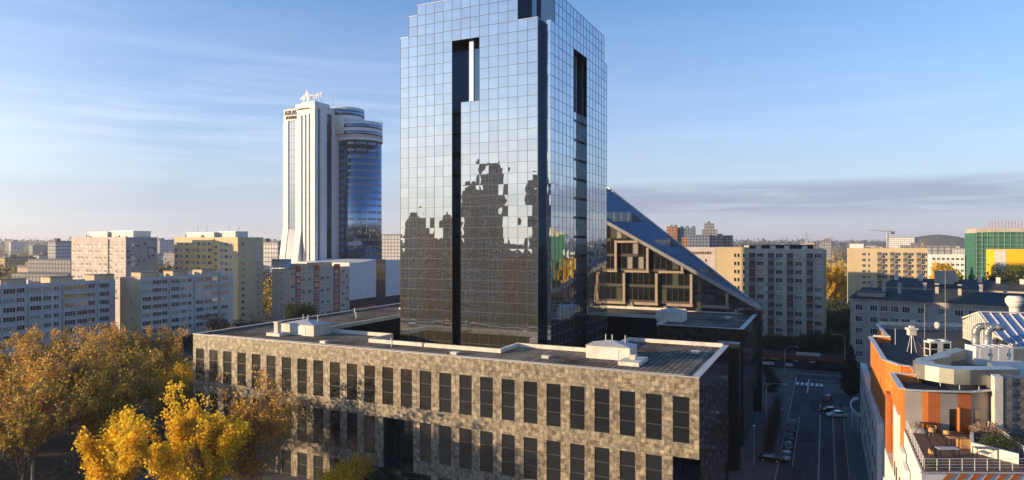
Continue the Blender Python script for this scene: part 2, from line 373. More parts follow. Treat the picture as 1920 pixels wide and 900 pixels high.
# ------------------------------------------------------------------ ground, roads
def sheet(name, x0, x1, y0, y1, z, mat, kind='structure'):
    return tag(MB().quad((x0, y0, z), (x1, y0, z), (x1, y1, z), (x0, y1, z)).build(name, M[mat]), kind=kind)
def poly(name, pts, z, mat): return tag(MB().quad(*[(x, y, z) for x, y in pts]).build(name, M[mat]), kind='structure')
sheet('ground', -9000, 9000, -6000, 12000, 0, 'ground')
sheet('woodland_floor', -190, -92, -70, 60, .05, 'soil')
sheet('plaza_paving', -91, 6.7, -50, 136, .12, 'paving')
sheet('road', 6.9, 15.8, -80, 119, .02, 'asphalt')
sheet('cross_road', -300, 130, 119, 131, .024, 'asphalt')
sheet('avenue', -192, -168, -150, 900, .03, 'asphalt')
poly('pavement', [(15.95, -80), (22.3, -80), (22.3, 118), (13.9, 118), (13.9, 100), (15.95, 92)], .13, 'paving')
sheet('cycle_path', 16.2, 17.9, -60, 88, .136, 'redpath')
sheet('pavement', -4, 120, 131.2, 138, .13, 'paving')
sheet('car_park', 14, 24, 92, 106, .137, 'asphalt')
def kerb(x0, x1, y0, y1): tag(MB().box(x0, x1, y0, y1, 0, .15).build('kerb', M['kerb']), kind='structure')
kerb(6.7, 6.9, -80, 118.8); kerb(15.75, 15.95, -80, 92); kerb(-60, 6.7, 118.6, 118.8); kerb(13.9, 120, 118, 118.2); kerb(-4, 120, 131, 131.2)
kerb(17.92, 18.06, -60, 88)
def marks(name, rects, z=.034):
    b = MB()
    for x0, x1, y0, y1 in rects: b.quad((x0, y0, z), (x1, y0, z), (x1, y1, z), (x0, y1, z))
    tag(b.build(name, M['paint']), kind='structure')
marks('road_dashes', [(13.2, 13.42, y, y+.75) for y in np.arange(-20, 92, 1.5)])
marks('parking_dashes', [(9.0, 9.15, y, y+.6) for y in np.arange(42, 78, 1.2)])
marks('zebra_crossing', [(x, x+.75, 113.6, 117.6) for x in (6.4+.6, 8.2, 9.2+.2)]+[(x, x+.75, 113.6, 117.6) for x in (10.7, 11.9, 13.0)], .04)
marks('centre_line', [(9.95, 10.12, 104, 123), (10.2, 10.3, 104, 123)], .044)
marks('stop_lines', [(10.6+i*1.1, 11.3+i*1.1, 122.2, 122.5) for i in range(6)]+[(10.6+i*1.1, 11.2+i*1.1, 109.4, 109.7) for i in range(3)]+[(6.1, 6.9, 118.9, 124)]+[(-4+i, -3.2+i, 130.0, 130.3) for i in range(0, 20)], .048)
marks('lane_lines', [(-180.1, -179.9, y, y+4) for y in np.arange(60, 420, 9)], .05)
# low hill and the horizon's wooded rise
def hill(name, x, y, r, h, seed):
    b = MB(); rs = random.Random(seed); n = 40; rings = 7
    pts = []
    for i in range(rings+1):
        rr = r*(1-i/rings); hh = h*(math.sin(i/rings*math.pi/2)**1.3)
        pts.append([(x+rr*math.cos(2*math.pi*j/n)*1.5, y+rr*math.sin(2*math.pi*j/n), hh*(1+.06*rs.random())-.5) for j in range(n)])
    for i in range(rings):
        for j in range(n):
            k = (j+1) % n; b.quad(pts[i][j], pts[i][k], pts[i+1][k], pts[i+1][j], sm=True)
    tag(b.build(name, M['hillgreen']), kind='structure')
M['hillgreen'] = pm('hill_scrub', (.06, .06, .04), .95, .4, .02)
hill('hill', 395, 2840, 150, 58, 3)

# ------------------------------------------------------------------ stone office block
blk = thing('stone_office_block', 'long low office block clad in brown stone tiles with rows of tall dark windows', 'office building', (0, 0, 0))
H = 22.5
colx = [(-(3.27+3.486*k), -(1.17+3.486*k)) for k in range(26)]
Z1, Z2, Z3 = (14.2, 20.1), (6.3, 12.2), (0.2, 4.3)
fw = MB(); T = .4
def wall_cells(b, xs, zs, solid, y0, y1):
    for zi in range(len(zs)-1):
        run = None
        for xi in range(len(xs)-1):
            s_ = solid(xi, zi)
            if s_ and run is None: run = xs[xi]
            if (not s_) and run is not None: b.box(run, xs[xi], y0, y1, zs[zi], zs[zi+1]); run = None
        if run is not None: b.box(run, xs[-1], y0, y1, zs[zi], zs[zi+1])
xs = sorted(set([-91.2, 0]+[round(v, 3) for c in colx for v in c]+[-3.3, -42.8, -48.5, -55.4, -41.5]))
zs = [0, 4.3, 6.3, 12.2, 12.35, 14.2, 20.1, H+.15]
openings = [(a, b, *Z1) for a, b in colx]
openings += [(a, b, *Z2) for k, (a, b) in enumerate(colx) if k not in (0, 12, 13)]
openings += [(a, b, 0, 4.3) for k, (a, b) in enumerate(colx) if k not in (0, 12, 13, 14, 15)]
openings += [(-48.5, -42.8, 4.3, 12.2), (-3.3, 0, 0, 12.35), (-55.4, -41.5, 0, 4.3)]
def solid(xi, zi):
    xm = (xs[xi]+xs[xi+1])/2; zm = (zs[zi]+zs[zi+1])/2
    return not any(a < xm < b and c < zm < d for a, b, c, d in openings)
wall_cells(fw, xs, zs, solid, 0, T)
fw.build('stone_facade', M['stone'], blk)
# a stone office window: three panes high
def office_win(key, w, h, n=3, glass='winglass'):
    b = MB(); t = .06
    for i in range(n):
        z0 = h*i/n; b.quad((0, 0, z0), (w, 0, z0), (w, 0, z0+h/n), (0, 0, z0+h/n), m=1)
        if i: b.box(0, w, -.06, 0, z0-t/2, z0+t/2)
    b.box(0, .05, -.06, 0, 0, h).box(w-.05, w, -.06, 0, 0, h).box(.05, w-.05, -.06, 0, 0, t/2+.02).box(.05, w-.05, -.06, 0, h-.06, h)
    mats = [M['frame_g'], M[glass]]; PROTO[key] = (b, b.mesh('window', mats), mats)
# each pane slightly out of true, so neighbouring reflections break
for v in range(4):
    b = MB(); w, h = 2.1, 5.9; rs = random.Random(50+v)
    for i in range(3):
        z0 = h*i/3; q = [rs.uniform(-.02, .02) for _ in range(4)]
        b.quad((0, q[0], z0), (w, q[1], z0), (w, q[2], z0+h/3), (0, q[3], z0+h/3), m=1)
        if i: b.box(0, w, -.05, .02, z0-.035, z0+.035)
    b.box(0, .05, -.05, .02, 0, h).box(w-.05, w, -.05, .02, 0, h).box(.05, w-.05, -.05, .02, 0, .05).box(.05, w-.05, -.05, .02, h-.05, h)
    mats = [M['frame_g'], M['winglass']]; PROTO['off%d' % v] = (b, b.mesh('window', mats), mats)
b = MB()
items = []
for k, (a, _) in enumerate(colx):
    items.append((a, .09, 14.2, 0, 'off%d' % (k % 4)))
    if k not in (0, 12, 13): items.append((a, .09, 6.3, 0, 'off%d' % ((k*3+1) % 4)))
    if k not in (0, 12, 13, 14, 15): items.append((a, .09, -1.6, 0, 'off%d' % ((k+2) % 4)))
# east side, over the street
cole = [(1.4+3.486*k, 3.5+3.486*k) for k in range(8)]
ew = MB()
ys = sorted(set([T, 28.3]+[v for c in cole for v in c])); 
openE = [(a, b_, *Z1) for a, b_ in cole]+[(a, b_, *Z2) for a, b_ in cole[1:]]+[(T-.1, 3.4, 0, 12.35), (3.4, 28, 0, 4.3)]
zsE = [0, 4.3, 6.3, 12.2, 12.35, 14.2, 20.1, H+.15]; ys = sorted(set(ys+[3.4, 28.0]))
for zi in range(len(zsE)-1):
    for yi in range(len(ys)-1):
        ym = (ys[yi]+ys[yi+1])/2; zm = (zsE[zi]+zsE[zi+1])/2
        if not any(a < ym < b_ and c < zm < d for a, b_, c, d in openE): ew.box(-T, 0, ys[yi], ys[yi+1], zsE[zi], zsE[zi+1])
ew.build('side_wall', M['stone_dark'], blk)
for k, (a, _) in enumerate(cole):
    items.append((-.06, a, 14.2, math.pi/2, 'off%d' % (k % 4)))
    if k: items.append((-.06, a, 6.3, math.pi/2, 'off%d' % ((k+1) % 4)))
# far block
far = MB()
far.box(-16.7, 0, 50, 50.4, 0, H+.15); far.box(-.4, 0, 50.4, 81.4, 0, H+.15)
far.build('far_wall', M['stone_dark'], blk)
for k in range(4): items.append((-15.4+3.9*k, 49.98, 14.2, 0, 'off%d' % k))
for k in range(7): items.append((.02, 53+3.9*k, 14.2, math.pi/2, 'off%d' % (k % 4))); items.append((.02, 53+3.9*k, 6.3, math.pi/2, 'off%d' % ((k+2) % 4)))
place_windows(blk, items)
core = MB()
core.prism([(-91.1, .55), (-.55, .55), (-.55, 28.2), (-16.5, 28.2), (-16.5, 14.1), (-31.5, 14.1), (-31.5, 7.5), (-57, 7.5), (-57, 14.3), (-73.8, 14.3), (-73.8, 64.5), (-16.6, 64.5), (-16.6, 50.5), (-.5, 50.5), (-.5, 81.4), (-91.1, 81.4)], 12.6, 22.3)
core.prism([(-91.1, .55), (-55.5, .55), (-55.5, 3), (-41.4, 3), (-41.4, .55), (-3.8, .55), (-3.8, 4), (-3.8, 28.2), (-16.5, 28.2), (-16.5, 14.1), (-31.5, 14.1), (-31.5, 7.5), (-57, 7.5), (-57, 14.3), (-73.8, 14.3), (-73.8, 64.5), (-16.6, 64.5), (-16.6, 50.5), (-.5, 50.5), (-.5, 81.4), (-91.1, 81.4)], 0, 12.6)
core.build('inner_glass_walls', M['tower_dk'], blk)
# recess glazing with its mullions
rc = MB()
for x in np.arange(-55.4, -41.4, 1.4): rc.box(x, x+.08, 2.9, 2.98, 0, 12.2)
for z in (2.1, 4.2, 6.2, 8.2, 10.2): rc.box(-55.4, -41.5, 2.9, 2.98, z, z+.08)
rc.build('recess_mullions', M['frame_g'], blk)
MB().box(-48.6, -42.7, T, 2.9, 3.95, 4.28).box(-48.75, -48.5, T, 2.9, 4.3, 12.2).box(-42.8, -42.55, T, 2.9, 4.3, 12.2).build('recess_lining', M['stone_dark'], blk)
# roof, copings, parapets
rf = MB(); zr = 22.33
for x0, x1, y0, y1 in ((-91.1, -73.8, .5, 81.3), (-73.8, -57, .5, 14.3), (-57, -31.5, .5, 7.5), (-31.5, -16.5, .5, 14.1), (-16.5, -.5, .5, 28.2), (-73.8, -16.6, 64.5, 81.3), (-16.6, -.5, 50.5, 81.3)):
    rf.quad((x0, y0, zr), (x1, y0, zr), (x1, y1, zr), (x0, y1, zr))
rf.build('roof', M['roofpave'], blk)
cp = MB()
cp.box(-91.3, .05, -.06, .45, H+.15, H+.22); cp.box(-.85, .05, .45, 28.35, H+.15, H+.22); cp.box(-91.3, -90.5, .45, 81.4, H+.15, H+.22)
cp.box(-91.2, -90.6, T, 81.4, 0, H+.15, m=1); cp.build('roof_coping', [M['coping'], M['stone']], blk); cp = MB()
cp.box(-16.8, .05, 49.95, 50.5, H+.15, H+.22); cp.box(-.85, .05, 50.5, 81.5, H+.15, H+.22)
cp.build('roof_coping', M['coping'], blk)
pp = MB(); hp = 22.95; t = .45
def prow(x0, x1, y0, y1): pp.box(x0, x1, y0, y1, 22.2, hp)
prow(-16.95, -.9, 28.0, 28.45); prow(-16.95, -16.5, 14.5, 28.0); prow(-31.95, -16.5, 14.05, 14.5); prow(-31.95, -31.5, 7.9, 14.05)
prow(-57.0, -31.5, 7.45, 7.9); prow(-57.2, -56.75, 7.9, 14.2); prow(-73.9, -57.0, 14.2, 14.65); prow(-74.1, -73.65, 14.65, 64); prow(-90.5, -16.7, 80.9, 81.35); prow(-73.6, -17, 64.3, 64.7); prow(-17.0, -16.55, 50.5, 64.3)
pp.build('roof_parapet', M['parapet'], blk)
# glass piers standing on the pavement beside the side street
for y0, y1, zt in ((34.6, 37.4, 22.0), (78.2, 81.9, 23.6)): MB().box(-3, .9, y0, y1, 0, zt).build('dark_pier', M['black'], blk)
# rooftop plant rooms
def roof_hut(x0, x1, y0, y1, h, label):
    t = thing('rooftop_plant_room', label, 'roof hut', (x0, y0, 22.34))
    w, d = x1-x0, y1-y0
    MB().box(0, w, 0, d, 0, h).build('wall', M['parapet'], t)
    b = MB(); c = (w/2, d/2, h+.75)
    p = [(-.15, -.15, h), (w+.15, -.15, h), (w+.15, d+.15, h), (-.15, d+.15, h)]
    for i in range(4): b.quad(p[i], p[(i+1) % 4], c)
    b.quad(*p[::-1]); b.build('roof', M['coping'], t)
    for dx in (.35, .5, .8): MB().cyl(w*dx, d*.6, .06, h+.2, h+1.5, 6).build('vent_pipe', M['coping'], t)
    MB().box(w*.45, w*.75, -.04, -.005, .1, h*.8).build('door', M['hvac'], t)
    return t
roof_hut(-18.1, -11.4, 9.2, 13.2, 1.9, 'cream plant room on the near right part of the stone block roof')
roof_hut(-78.2, -70.2, 8.6, 13.4, 2.0, 'cream plant room at the left end of the stone block roof')
roof_hut(-19.0, -13.4, 58.5, 64.0, 2.0, 'plant room on the far shaded part of the stone block roof')
def chimney(x, y, w, h, label, plinth=(3.2, 2.4)):
    t = thing('roof_vent', label, 'vent', (x, y, 22.34))
    MB().box(-plinth[0]/2, plinth[0]/2, -plinth[1]/2, plinth[1]/2, 0, .55).build('plinth', M['parapet'], t)
    MB().box(-w/2, w/2, -w/2, w/2, .55, h).box(-w/2-.12, w/2+.12, -w/2-.12, w/2+.12, h, h+.18).build('stack', M['parapet'], t)
chimney(-77.3, 6.9, .9, 2.4, 'square cream vent stack on a low plinth at the left end of the stone roof')
chimney(-10.6, 8.1, .7, 1.0, 'short cream vent on a wide plinth beside the near right plant room', (3.0, 5.2))
for i, (x, y) in enumerate([(-82, 20), (-86, 40), (-80, 33), (-50, 4.5)]):
    tag(MB().cyl(0, 0, .12, 0, 1.3, 8).cyl(0, 0, .25, 1.3, 1.5, 8).build('vent_pipe', M['coping']), 'small metal vent pipe standing on the stone block roof', 'pipe', 'vent pipes on the stone block roof').location = (x, y, 22.34)

rs = random.Random(88)
for i, (x, y, lab) in enumerate(((-64, 3.2, 'small square roof hatch left of the middle of the stone roof'), (-38, 3.0, 'small square roof hatch near the middle of the stone roof'), (-24, 6.0, 'small square roof hatch left of the near right plant room'), (-4.5, 20, 'small square roof hatch in the back right corner of the stone roof'), (-84, 55, 'small square roof hatch far back on the left wing roof'), (-6, 70, 'small square roof hatch on the far shaded roof'))):
    t = thing('roof_hatch', lab, 'roof hatch', (x, y, 22.34)); MB().box(0, 1.1, 0, .9, 0, .3).build('kerb', M['coping'], t); MB().box(-.05, 1.15, -.05, .95, .3, .38).build('lid', M['hvac'], t)
cb_ = MB(); cb_.path([(-90, 2.2, 22.42), (-60, 2.4, 22.42), (-33, 2.1, 22.42), (-2.2, 2.3, 22.42), (-2.4, 26, 22.42)], .035, 5)
tag(cb_.build('conductor_cable', M['coping']), 'thin lightning conductor cable running along the stone roof edge', 'cable')
# ------------------------------------------------------------------ glass tower
tw = thing('glass_tower', 'tall mirrored glass office tower with stepped top and vertical slots', 'skyscraper', (-43, 17, 0))
GZ = 36.63; DZ = 1.853
def pillow(b, o, u, n, w, h, rs, K=4, amp=.006, tilt=.0014):
    """one facade pane: bulged and set slightly askew"""
    o = Vector(o); u = Vector(u); n = Vector(n); a = rs.gauss(0, tilt); c = rs.gauss(0, tilt); am = rs.gauss(amp*.2, amp); g = .02
    k0 = len(b.v)
    for j in range(K+1):
        for i in range(K+1):
            s, t = i/K, j/K
            q = am*math.sin(math.pi*s)*math.sin(math.pi*t)+a*(s-.5)*w+c*(t-.5)*h
            b.v.append(tuple(o+u*(g+s*(w-2*g))+Vector((0, 0, g+t*(h-2*g)))+n*q))
    for j in range(K):
        for i in range(K):
            r = k0+j*(K+1)+i; b.f.append((r, r+1, r+K+2, r+K+1)); b.m.append(0); b.sm.append(True)
rs = random.Random(5)
off = lambda x, y, z: (x+43, y-17, z)
# south face
DU = (57-29.3)/15
ps = MB(); ms = MB(); bs = MB()
def topS(i): return 22 if i == 0 or i >= 13 else (24 if i == 1 else 25)
def okS(i, k):
    if k >= topS(i): return False
    if i in (7, 8) and 15 <= k < 21: return False
    if i == 6 and k < 21: return False
    return True
for i in range(15):
    x = -57+i*DU
    for k in range(-20, 25):
        if okS(i, k): pillow(ps, off(x, 17, GZ+k*DZ), (1, 0, 0), (0, -1, 0), DU, DZ, rs)
for k in range(-20, 26):                                 # horizontal joints, in runs of solid panes
    run = None
    for i in range(16):
        s_ = i < 15 and (okS(i, k) or okS(i, k-1))
        if s_ and run is None: run = i
        if not s_ and run is not None:
            ms.box(*[-57+43+run*DU, -57+43+i*DU], -.05, -.0, GZ+k*DZ-.022, GZ+k*DZ+.022); run = None
for i in range(16):
    kt = 0; 
    for (k0, k1) in ((-20, 15), (15, 21), (21, 22), (22, 24), (24, 25)):
        if (i < 15 and okS(i, k0)) or (i > 0 and okS(i-1, k0)): ms.box(-14+i*DU-.018, -14+i*DU+.018, -.045, -.0, GZ+k0*DZ, GZ+k1*DZ)
for i in range(15):
    zt = GZ+topS(i)*DZ
    for (k0, k1) in ((-20, 15), (15, 21), (21, 22), (22, 24), (24, 25)):
        if okS(i, k0): bs.box(-14+i*DU+.001, -14+(i+1)*DU-.001, .06, 3.0, GZ+k0*DZ, GZ+k1*DZ)
# east face, x = -27.8
DV = (51-19.2)/17
def topE(i): return 22 if i in (0, 16) else 25
def okE(i, k):
    if k >= topE(i): return False
    if 6 <= i <= 9 and k < 21: return False
    return True
pe = MB(); pq = MB()
for i in range(17):
    y = 19.2+i*DV
    for k in range(-20, 25):
        if okE(i, k): pillow(pe, off(-27.8, y, GZ+k*DZ), (0, 1, 0), (1, 0, 0), DV, DZ, rs)
        elif 6 <= i <= 9 and k < 15: pillow(pq, off(-28.9, y, GZ+k*DZ), (0, 1, 0), (1, 0, 0), DV, DZ, rs)
for k in range(-20, 26):
    for (i0, i1) in ((0, 6), (10, 17)) if k < 21 else ((0, 17),):
        a = i0+(1 if k > 22 and i0 == 0 else 0); e = i1-(1 if k > 22 and i1 == 17 else 0)
        ms.box(15.2, 15.245, 2.2+a*DV, 2.2+e*DV, GZ+k*DZ-.022, GZ+k*DZ+.022)
for i in range(18):
    if i in (7, 8, 9): ms.box(15.2, 15.24, 2.2+i*DV-.018, 2.2+i*DV+.018, GZ+21*DZ, GZ+25*DZ)
    else: ms.box(15.2, 15.24, 2.2+i*DV-.018, 2.2+i*DV+.018, GZ-20*DZ, GZ+(22 if i in (0, 17) else 25)*DZ)
for i in range(17):
    for (k0, k1) in ((-20, 15), (15, 21), (21, 22), (22, 25)):
        if okE(i, k0): bs.box(12.2, 15.14, 2.2+i*DV+.001, 2.2+(i+1)*DV-.001, GZ+k0*DZ, GZ+k1*DZ)
bs.box(12.2, 14.0, 2.2+6*DV, 2.2+10*DV, GZ-20*DZ, GZ+15*DZ)
bs.box(-13.99, 12.19, 3.02, 33.9, -.4, GZ+22*DZ-.02).box(-12.1, 12.19, 3.02, 33.9, GZ+22*DZ, GZ+24.9*DZ)
bs.box(12.19, 14.3, 2.7, 4.5, -.4, GZ+22*DZ-.05)
ps.build('front_curtain_wall', M['tower'], tw); pe.build('side_curtain_wall', M['tower'], tw); pq.build('slot_curtain_wall', M['tower'], tw)
ms.build('mullion_grid', M['mull'], tw); bs.build('dark_inner_glass', M['tower_dk'], tw)
# rows inside the long slots
sl = MB()
for k in range(-20, 15, 2): sl.box(-14+6*DU, -14+7*DU, 2.9, 2.98, GZ+k*DZ, GZ+k*DZ+.7); sl.box(14.0, 14.12, 2.2+6*DV, 2.2+10*DV, GZ+k*DZ, GZ+k*DZ+.5)
sl.build('slot_spandrels', M['black'], tw)
for x, y, z0, z1 in ((.1, .9, 64.4, 75.5),): MB().box(x, x+.85, y, y+.5, z0, z1).build('slot_column', M['silver'], tw)
for y in (2.2+7.2*DV, 2.2+8.9*DV): MB().box(13.4, 13.7, y, y+.4, 64.4, 75.5).build('slot_column', M['silver'], tw)
co = MB()
for z in np.arange(0, 76, 3.706): co.box(14.38, 15.16, 2.205, 2.25, z, z+.1)
pk = MB()
for k in range(-20, 22): pillow(pk, (14.4, 2.19, GZ+k*DZ), (1, 0, 0), (0, -1, 0), .8, DZ, rs)
pk.build('corner_strip', M['tower'], tw); co.build('corner_joints', M['silver'], tw)
# parapet caps
cap = MB()
cap.box(-14, -14+DU, -.06, 3, GZ+22*DZ, GZ+22*DZ+.12).box(-14+DU, -14+2*DU, -.06, 3, GZ+24*DZ, GZ+24*DZ+.12).box(-14+2*DU, -14+13*DU, -.06, .4, GZ+25*DZ, GZ+25*DZ+.12)
cap.box(-14+13*DU, 13.7, -.06, 3, GZ+22*DZ, GZ+22*DZ+.12).box(14.3, 15.25, 2.2, 34, GZ+22*DZ, GZ+22*DZ+.05)
cap.box(14.6, 15.25, 2.2+DV, 34-DV, GZ+25*DZ, GZ+25*DZ+.12)
cap.build('parapet_cap', M['silver'], tw)
MB().box(-8, -2, 6, 12, GZ+25*DZ, GZ+25*DZ+2.6).build('penthouse', M['parapet'], tw)

# ------------------------------------------------------------------ sloped glass building
sg = thing('sloped_glass_building', 'wedge shaped glass office building with blue sloping roof and tan frames on its dark facade', 'office building', (0, 82, 0))
def RP(z, w, dz=0):
    xf = -(z-23.9)/.554; xh = -(z-23.9)/.742; yh = -.359*xh
    return (xf+(xh-xf)*w, yh*w, z+dz)
ZT = 57.1
LW = ZT
# body under the roof: dark walls (left end, hip wall)
b = MB()
F0, F1, H1 = (0, 0, 0), (-60, 0, 0), RP(57.1+11.2, 1)
Hx, Hy = -59.8, .359*59.8
b.quad((-59.9, .3, 0), (-59.9, .3, 56.9), (-59.9, Hy, 67.9), (-59.9, Hy, 0))
b.quad((-.2, .0, 0), (-59.9, Hy, 0), (-59.9, Hy, 67.8), (-.2, .0, 23.9))
b.build('back_wall', M['dkglass'], sg)
MB().box(-83, -60.1, 0, 22, 0, 58).build('unseen_shade_wing', M['dkglass'], sg); MB().box(-.25, .0, .02, 4, 0, 23.6).build('corner_pier', M['black'], sg)  # unseen wing added behind the tower to cast shade on the balcony block
terr = [(44.9, 47.5, .2, .86), (38.4, 40.1, .42, .93), (31.0, 32.8, .36, .95)]
rp = MB(); rm = MB(); td = MB(); tg = MB(); tm = MB()
zb = [23.9, 27.5, 31.0, 32.8, 36, 38.4, 40.1, 42.5, 44.9, 47.5, 50, 53, 56]
wb = [0, .2, .36, .42, .6, .86, .93, .95, 1]
for i in range(len(zb)-1):
    for j in range(len(wb)-1):
        zm = (zb[i]+zb[i+1])/2; wm = (wb[j]+wb[j+1])/2
        if any(a < zm < c and e < wm < f for a, c, e, f in terr): continue
        rp.quad(RP(zb[i], wb[j]), RP(zb[i], wb[j+1]), RP(zb[i+1], wb[j+1]), RP(zb[i+1], wb[j]))
# above z=56 the front edge has reached the end wall: close the rest of the slope
rp.quad(RP(56, 0), RP(56, 1), (-59.9, Hy, 67.9), (-59.9, 0, 57.05))
for z in np.arange(25, 56, .9):
    if not any(a < z < c for a, c, *_ in terr): rm.bar(RP(z, 0, .04), RP(z, 1, .04), .12, .05)
for w in np.arange(.06, 1, .065):
    prev = 24.0
    for a, c, e, f in sorted(terr):
        if e < w < f: rm.bar(RP(prev, w, .05), RP(a, w, .05), .07, .05); prev = c
    rm.bar(RP(prev, w, .05), RP(56, w, .05), .07, .05)
for a, c, e, f in terr:
    td, tg, tm = MB(), MB(), MB()
    A0, A1, B0, B1 = RP(a, e), RP(a, f), RP(c, e), RP(c, f)
    fl = lambda p, z: (p[0], p[1], z)
    td.quad(A0, A1, fl(B1, a), fl(B0, a)); td.quad(A0, fl(B0, a), B0); td.quad(A1, B1, fl(B1, a))
    n = 14
    for i in range(n):
        p = [fl(B0, a)[q]+(fl(B1, a)[q]-fl(B0, a)[q])*i/n for q in range(3)]; r_ = [fl(B0, a)[q]+(fl(B1, a)[q]-fl(B0, a)[q])*(i+1)/n for q in range(3)]
        tg.quad(tuple(p), tuple(r_), (r_[0], r_[1], c), (p[0], p[1], c), m=(i*5 % 3 == 0))
        tm.tube(tuple(p), (p[0]+.02, p[1]-.02, c), .04, 4)
    tm.bar((A0[0], A0[1], a+.9), (A1[0], A1[1], a+.9), .05, .05)
    for i in range(n+1):
        q = [A0[k]+(A1[k]-A0[k])*i/n for k in range(3)]; tm.tube(q, (q[0], q[1], a+.9), .025, 4)
    td.build('terrace_recess', M['roofgrey'], sg); tg.build('terrace_glazing', [M['curtain'], M['winglass_b']], sg); tm.build('terrace_railing', M['steel'], sg)
rp.build('sloping_roof', M['bluegl'], sg); rm.build('roof_glazing_bars', M['bluebar'] if 'bluebar' in M else pm('dark_blue_bar', (.2, .28, .4), .4), sg)
MB().bar((.5, -.25, 23.65), (-59.9, -.25, 57.1), .7, .85).build('front_edge_beam', M['steel'], sg)
MB().bar((.4, .1, 23.8), (-59.9, Hy+.1, 68.2), .6, .55).build('ridge_beam', M['dksteel'] if 'dksteel' in M else M['steel'], sg)
# facade panes
fg = MB(); fp = MB(); rs = random.Random(9)
zt = lambda x: 23.9+.554*(-x)-.75
step = 1.45
kinds = []
for i in range(int(46/step)):
    x1 = -1.5-i*step; x0 = x1-step
    for zf in (20.6, 24.3, 28.3, 32.3, 36.1, 40.1, 44.1, 48.1):
        lo, hi = zf+.35, zf+3.35
        a, c = zt(x0), zt(x1)
        if c <= lo+.1 and a <= lo+.1: continue
        ha, hc = min(hi, a), min(hi, max(c, lo+.01)); r = rs.random()
        grp = (hash((int(i/4), int(zf))) % 7)
        m = 0 if r < .8 else (1 if r < .93 else 2)
        if zf > 39 and r < .6: m = 1
        fg.quad((x0+.05, .02, lo), (x1-.05, .02, lo), (x1-.05, .02, hc), (x0+.05, .02, ha), m=m)
        fp.box(x1-.05, x1+.05, -.06, .06, lo, max(hc, lo+.05))
        if hi < a: fp.box(x0, x1, -.03, .1, zf-.35, zf+.35)
b = MB(); b.quad((0, .12, 0), (0, .12, 23.5), (-59.9, .12, 56.6), (-59.9, .12, 0)); b.build('facade_backing', M['black'], sg)
fg.build('facade_glass', [M['dkglass'], M['greenpane'], M['curtain']], sg); fp.build('facade_spandrels', pm('dark_spandrel', (.06, .055, .048), .5, .2, 1), sg)
tf = MB(); y0, y1 = -.75, -.07
def tbar(xa, xb, za, zb_):
    if xb-xa < 1: xa += .1; xb -= .1
    else: za += .08; zb_ -= .08
    tf.box(xa, xb, y0, y1, za, zb_)
w_ = .75
tbar(-34.4, -29.0, 39.2, 39.9); tbar(-35.2, -34.4, 32.3, 39.9); tbar(-39, -34.4, 31.6, 32.3)
tbar(-26.9, -26.1, 32.3, 38.0); tbar(-32.4, -26.1, 31.6, 32.3)
tbar(-33.0, -32.2, 24.2, 31.5); tbar(-39, -32.2, 23.4, 24.2)
tbar(-24.6, -23.8, 24.2, 31.5); tbar(-29.9, -23.8, 23.4, 24.2)
tbar(-18.2, -17.4, 32.3, 33.4); tbar(-23.7, -17.4, 31.6, 32.3)
tbar(-16.0, -15.2, 24.2, 31.5); tbar(-21.6, -15.2, 23.4, 24.2)
tbar(-7.5, -6.7, 24.1, 27.2); tbar(-13.0, -6.7, 23.3, 24.1)
tbar(-4.6, 0, 23.1, 23.7)
for x in (-30.9, -22.5, -14.0, -5.5): tbar(x, x+.9, 22.5, 23.3)
tf.build('tan_frames', M['tan'], sg)
MB().box(-74, 0, -.9, -.05, 22.2, 22.5).build('base_ledge', M['parapet'], sg)

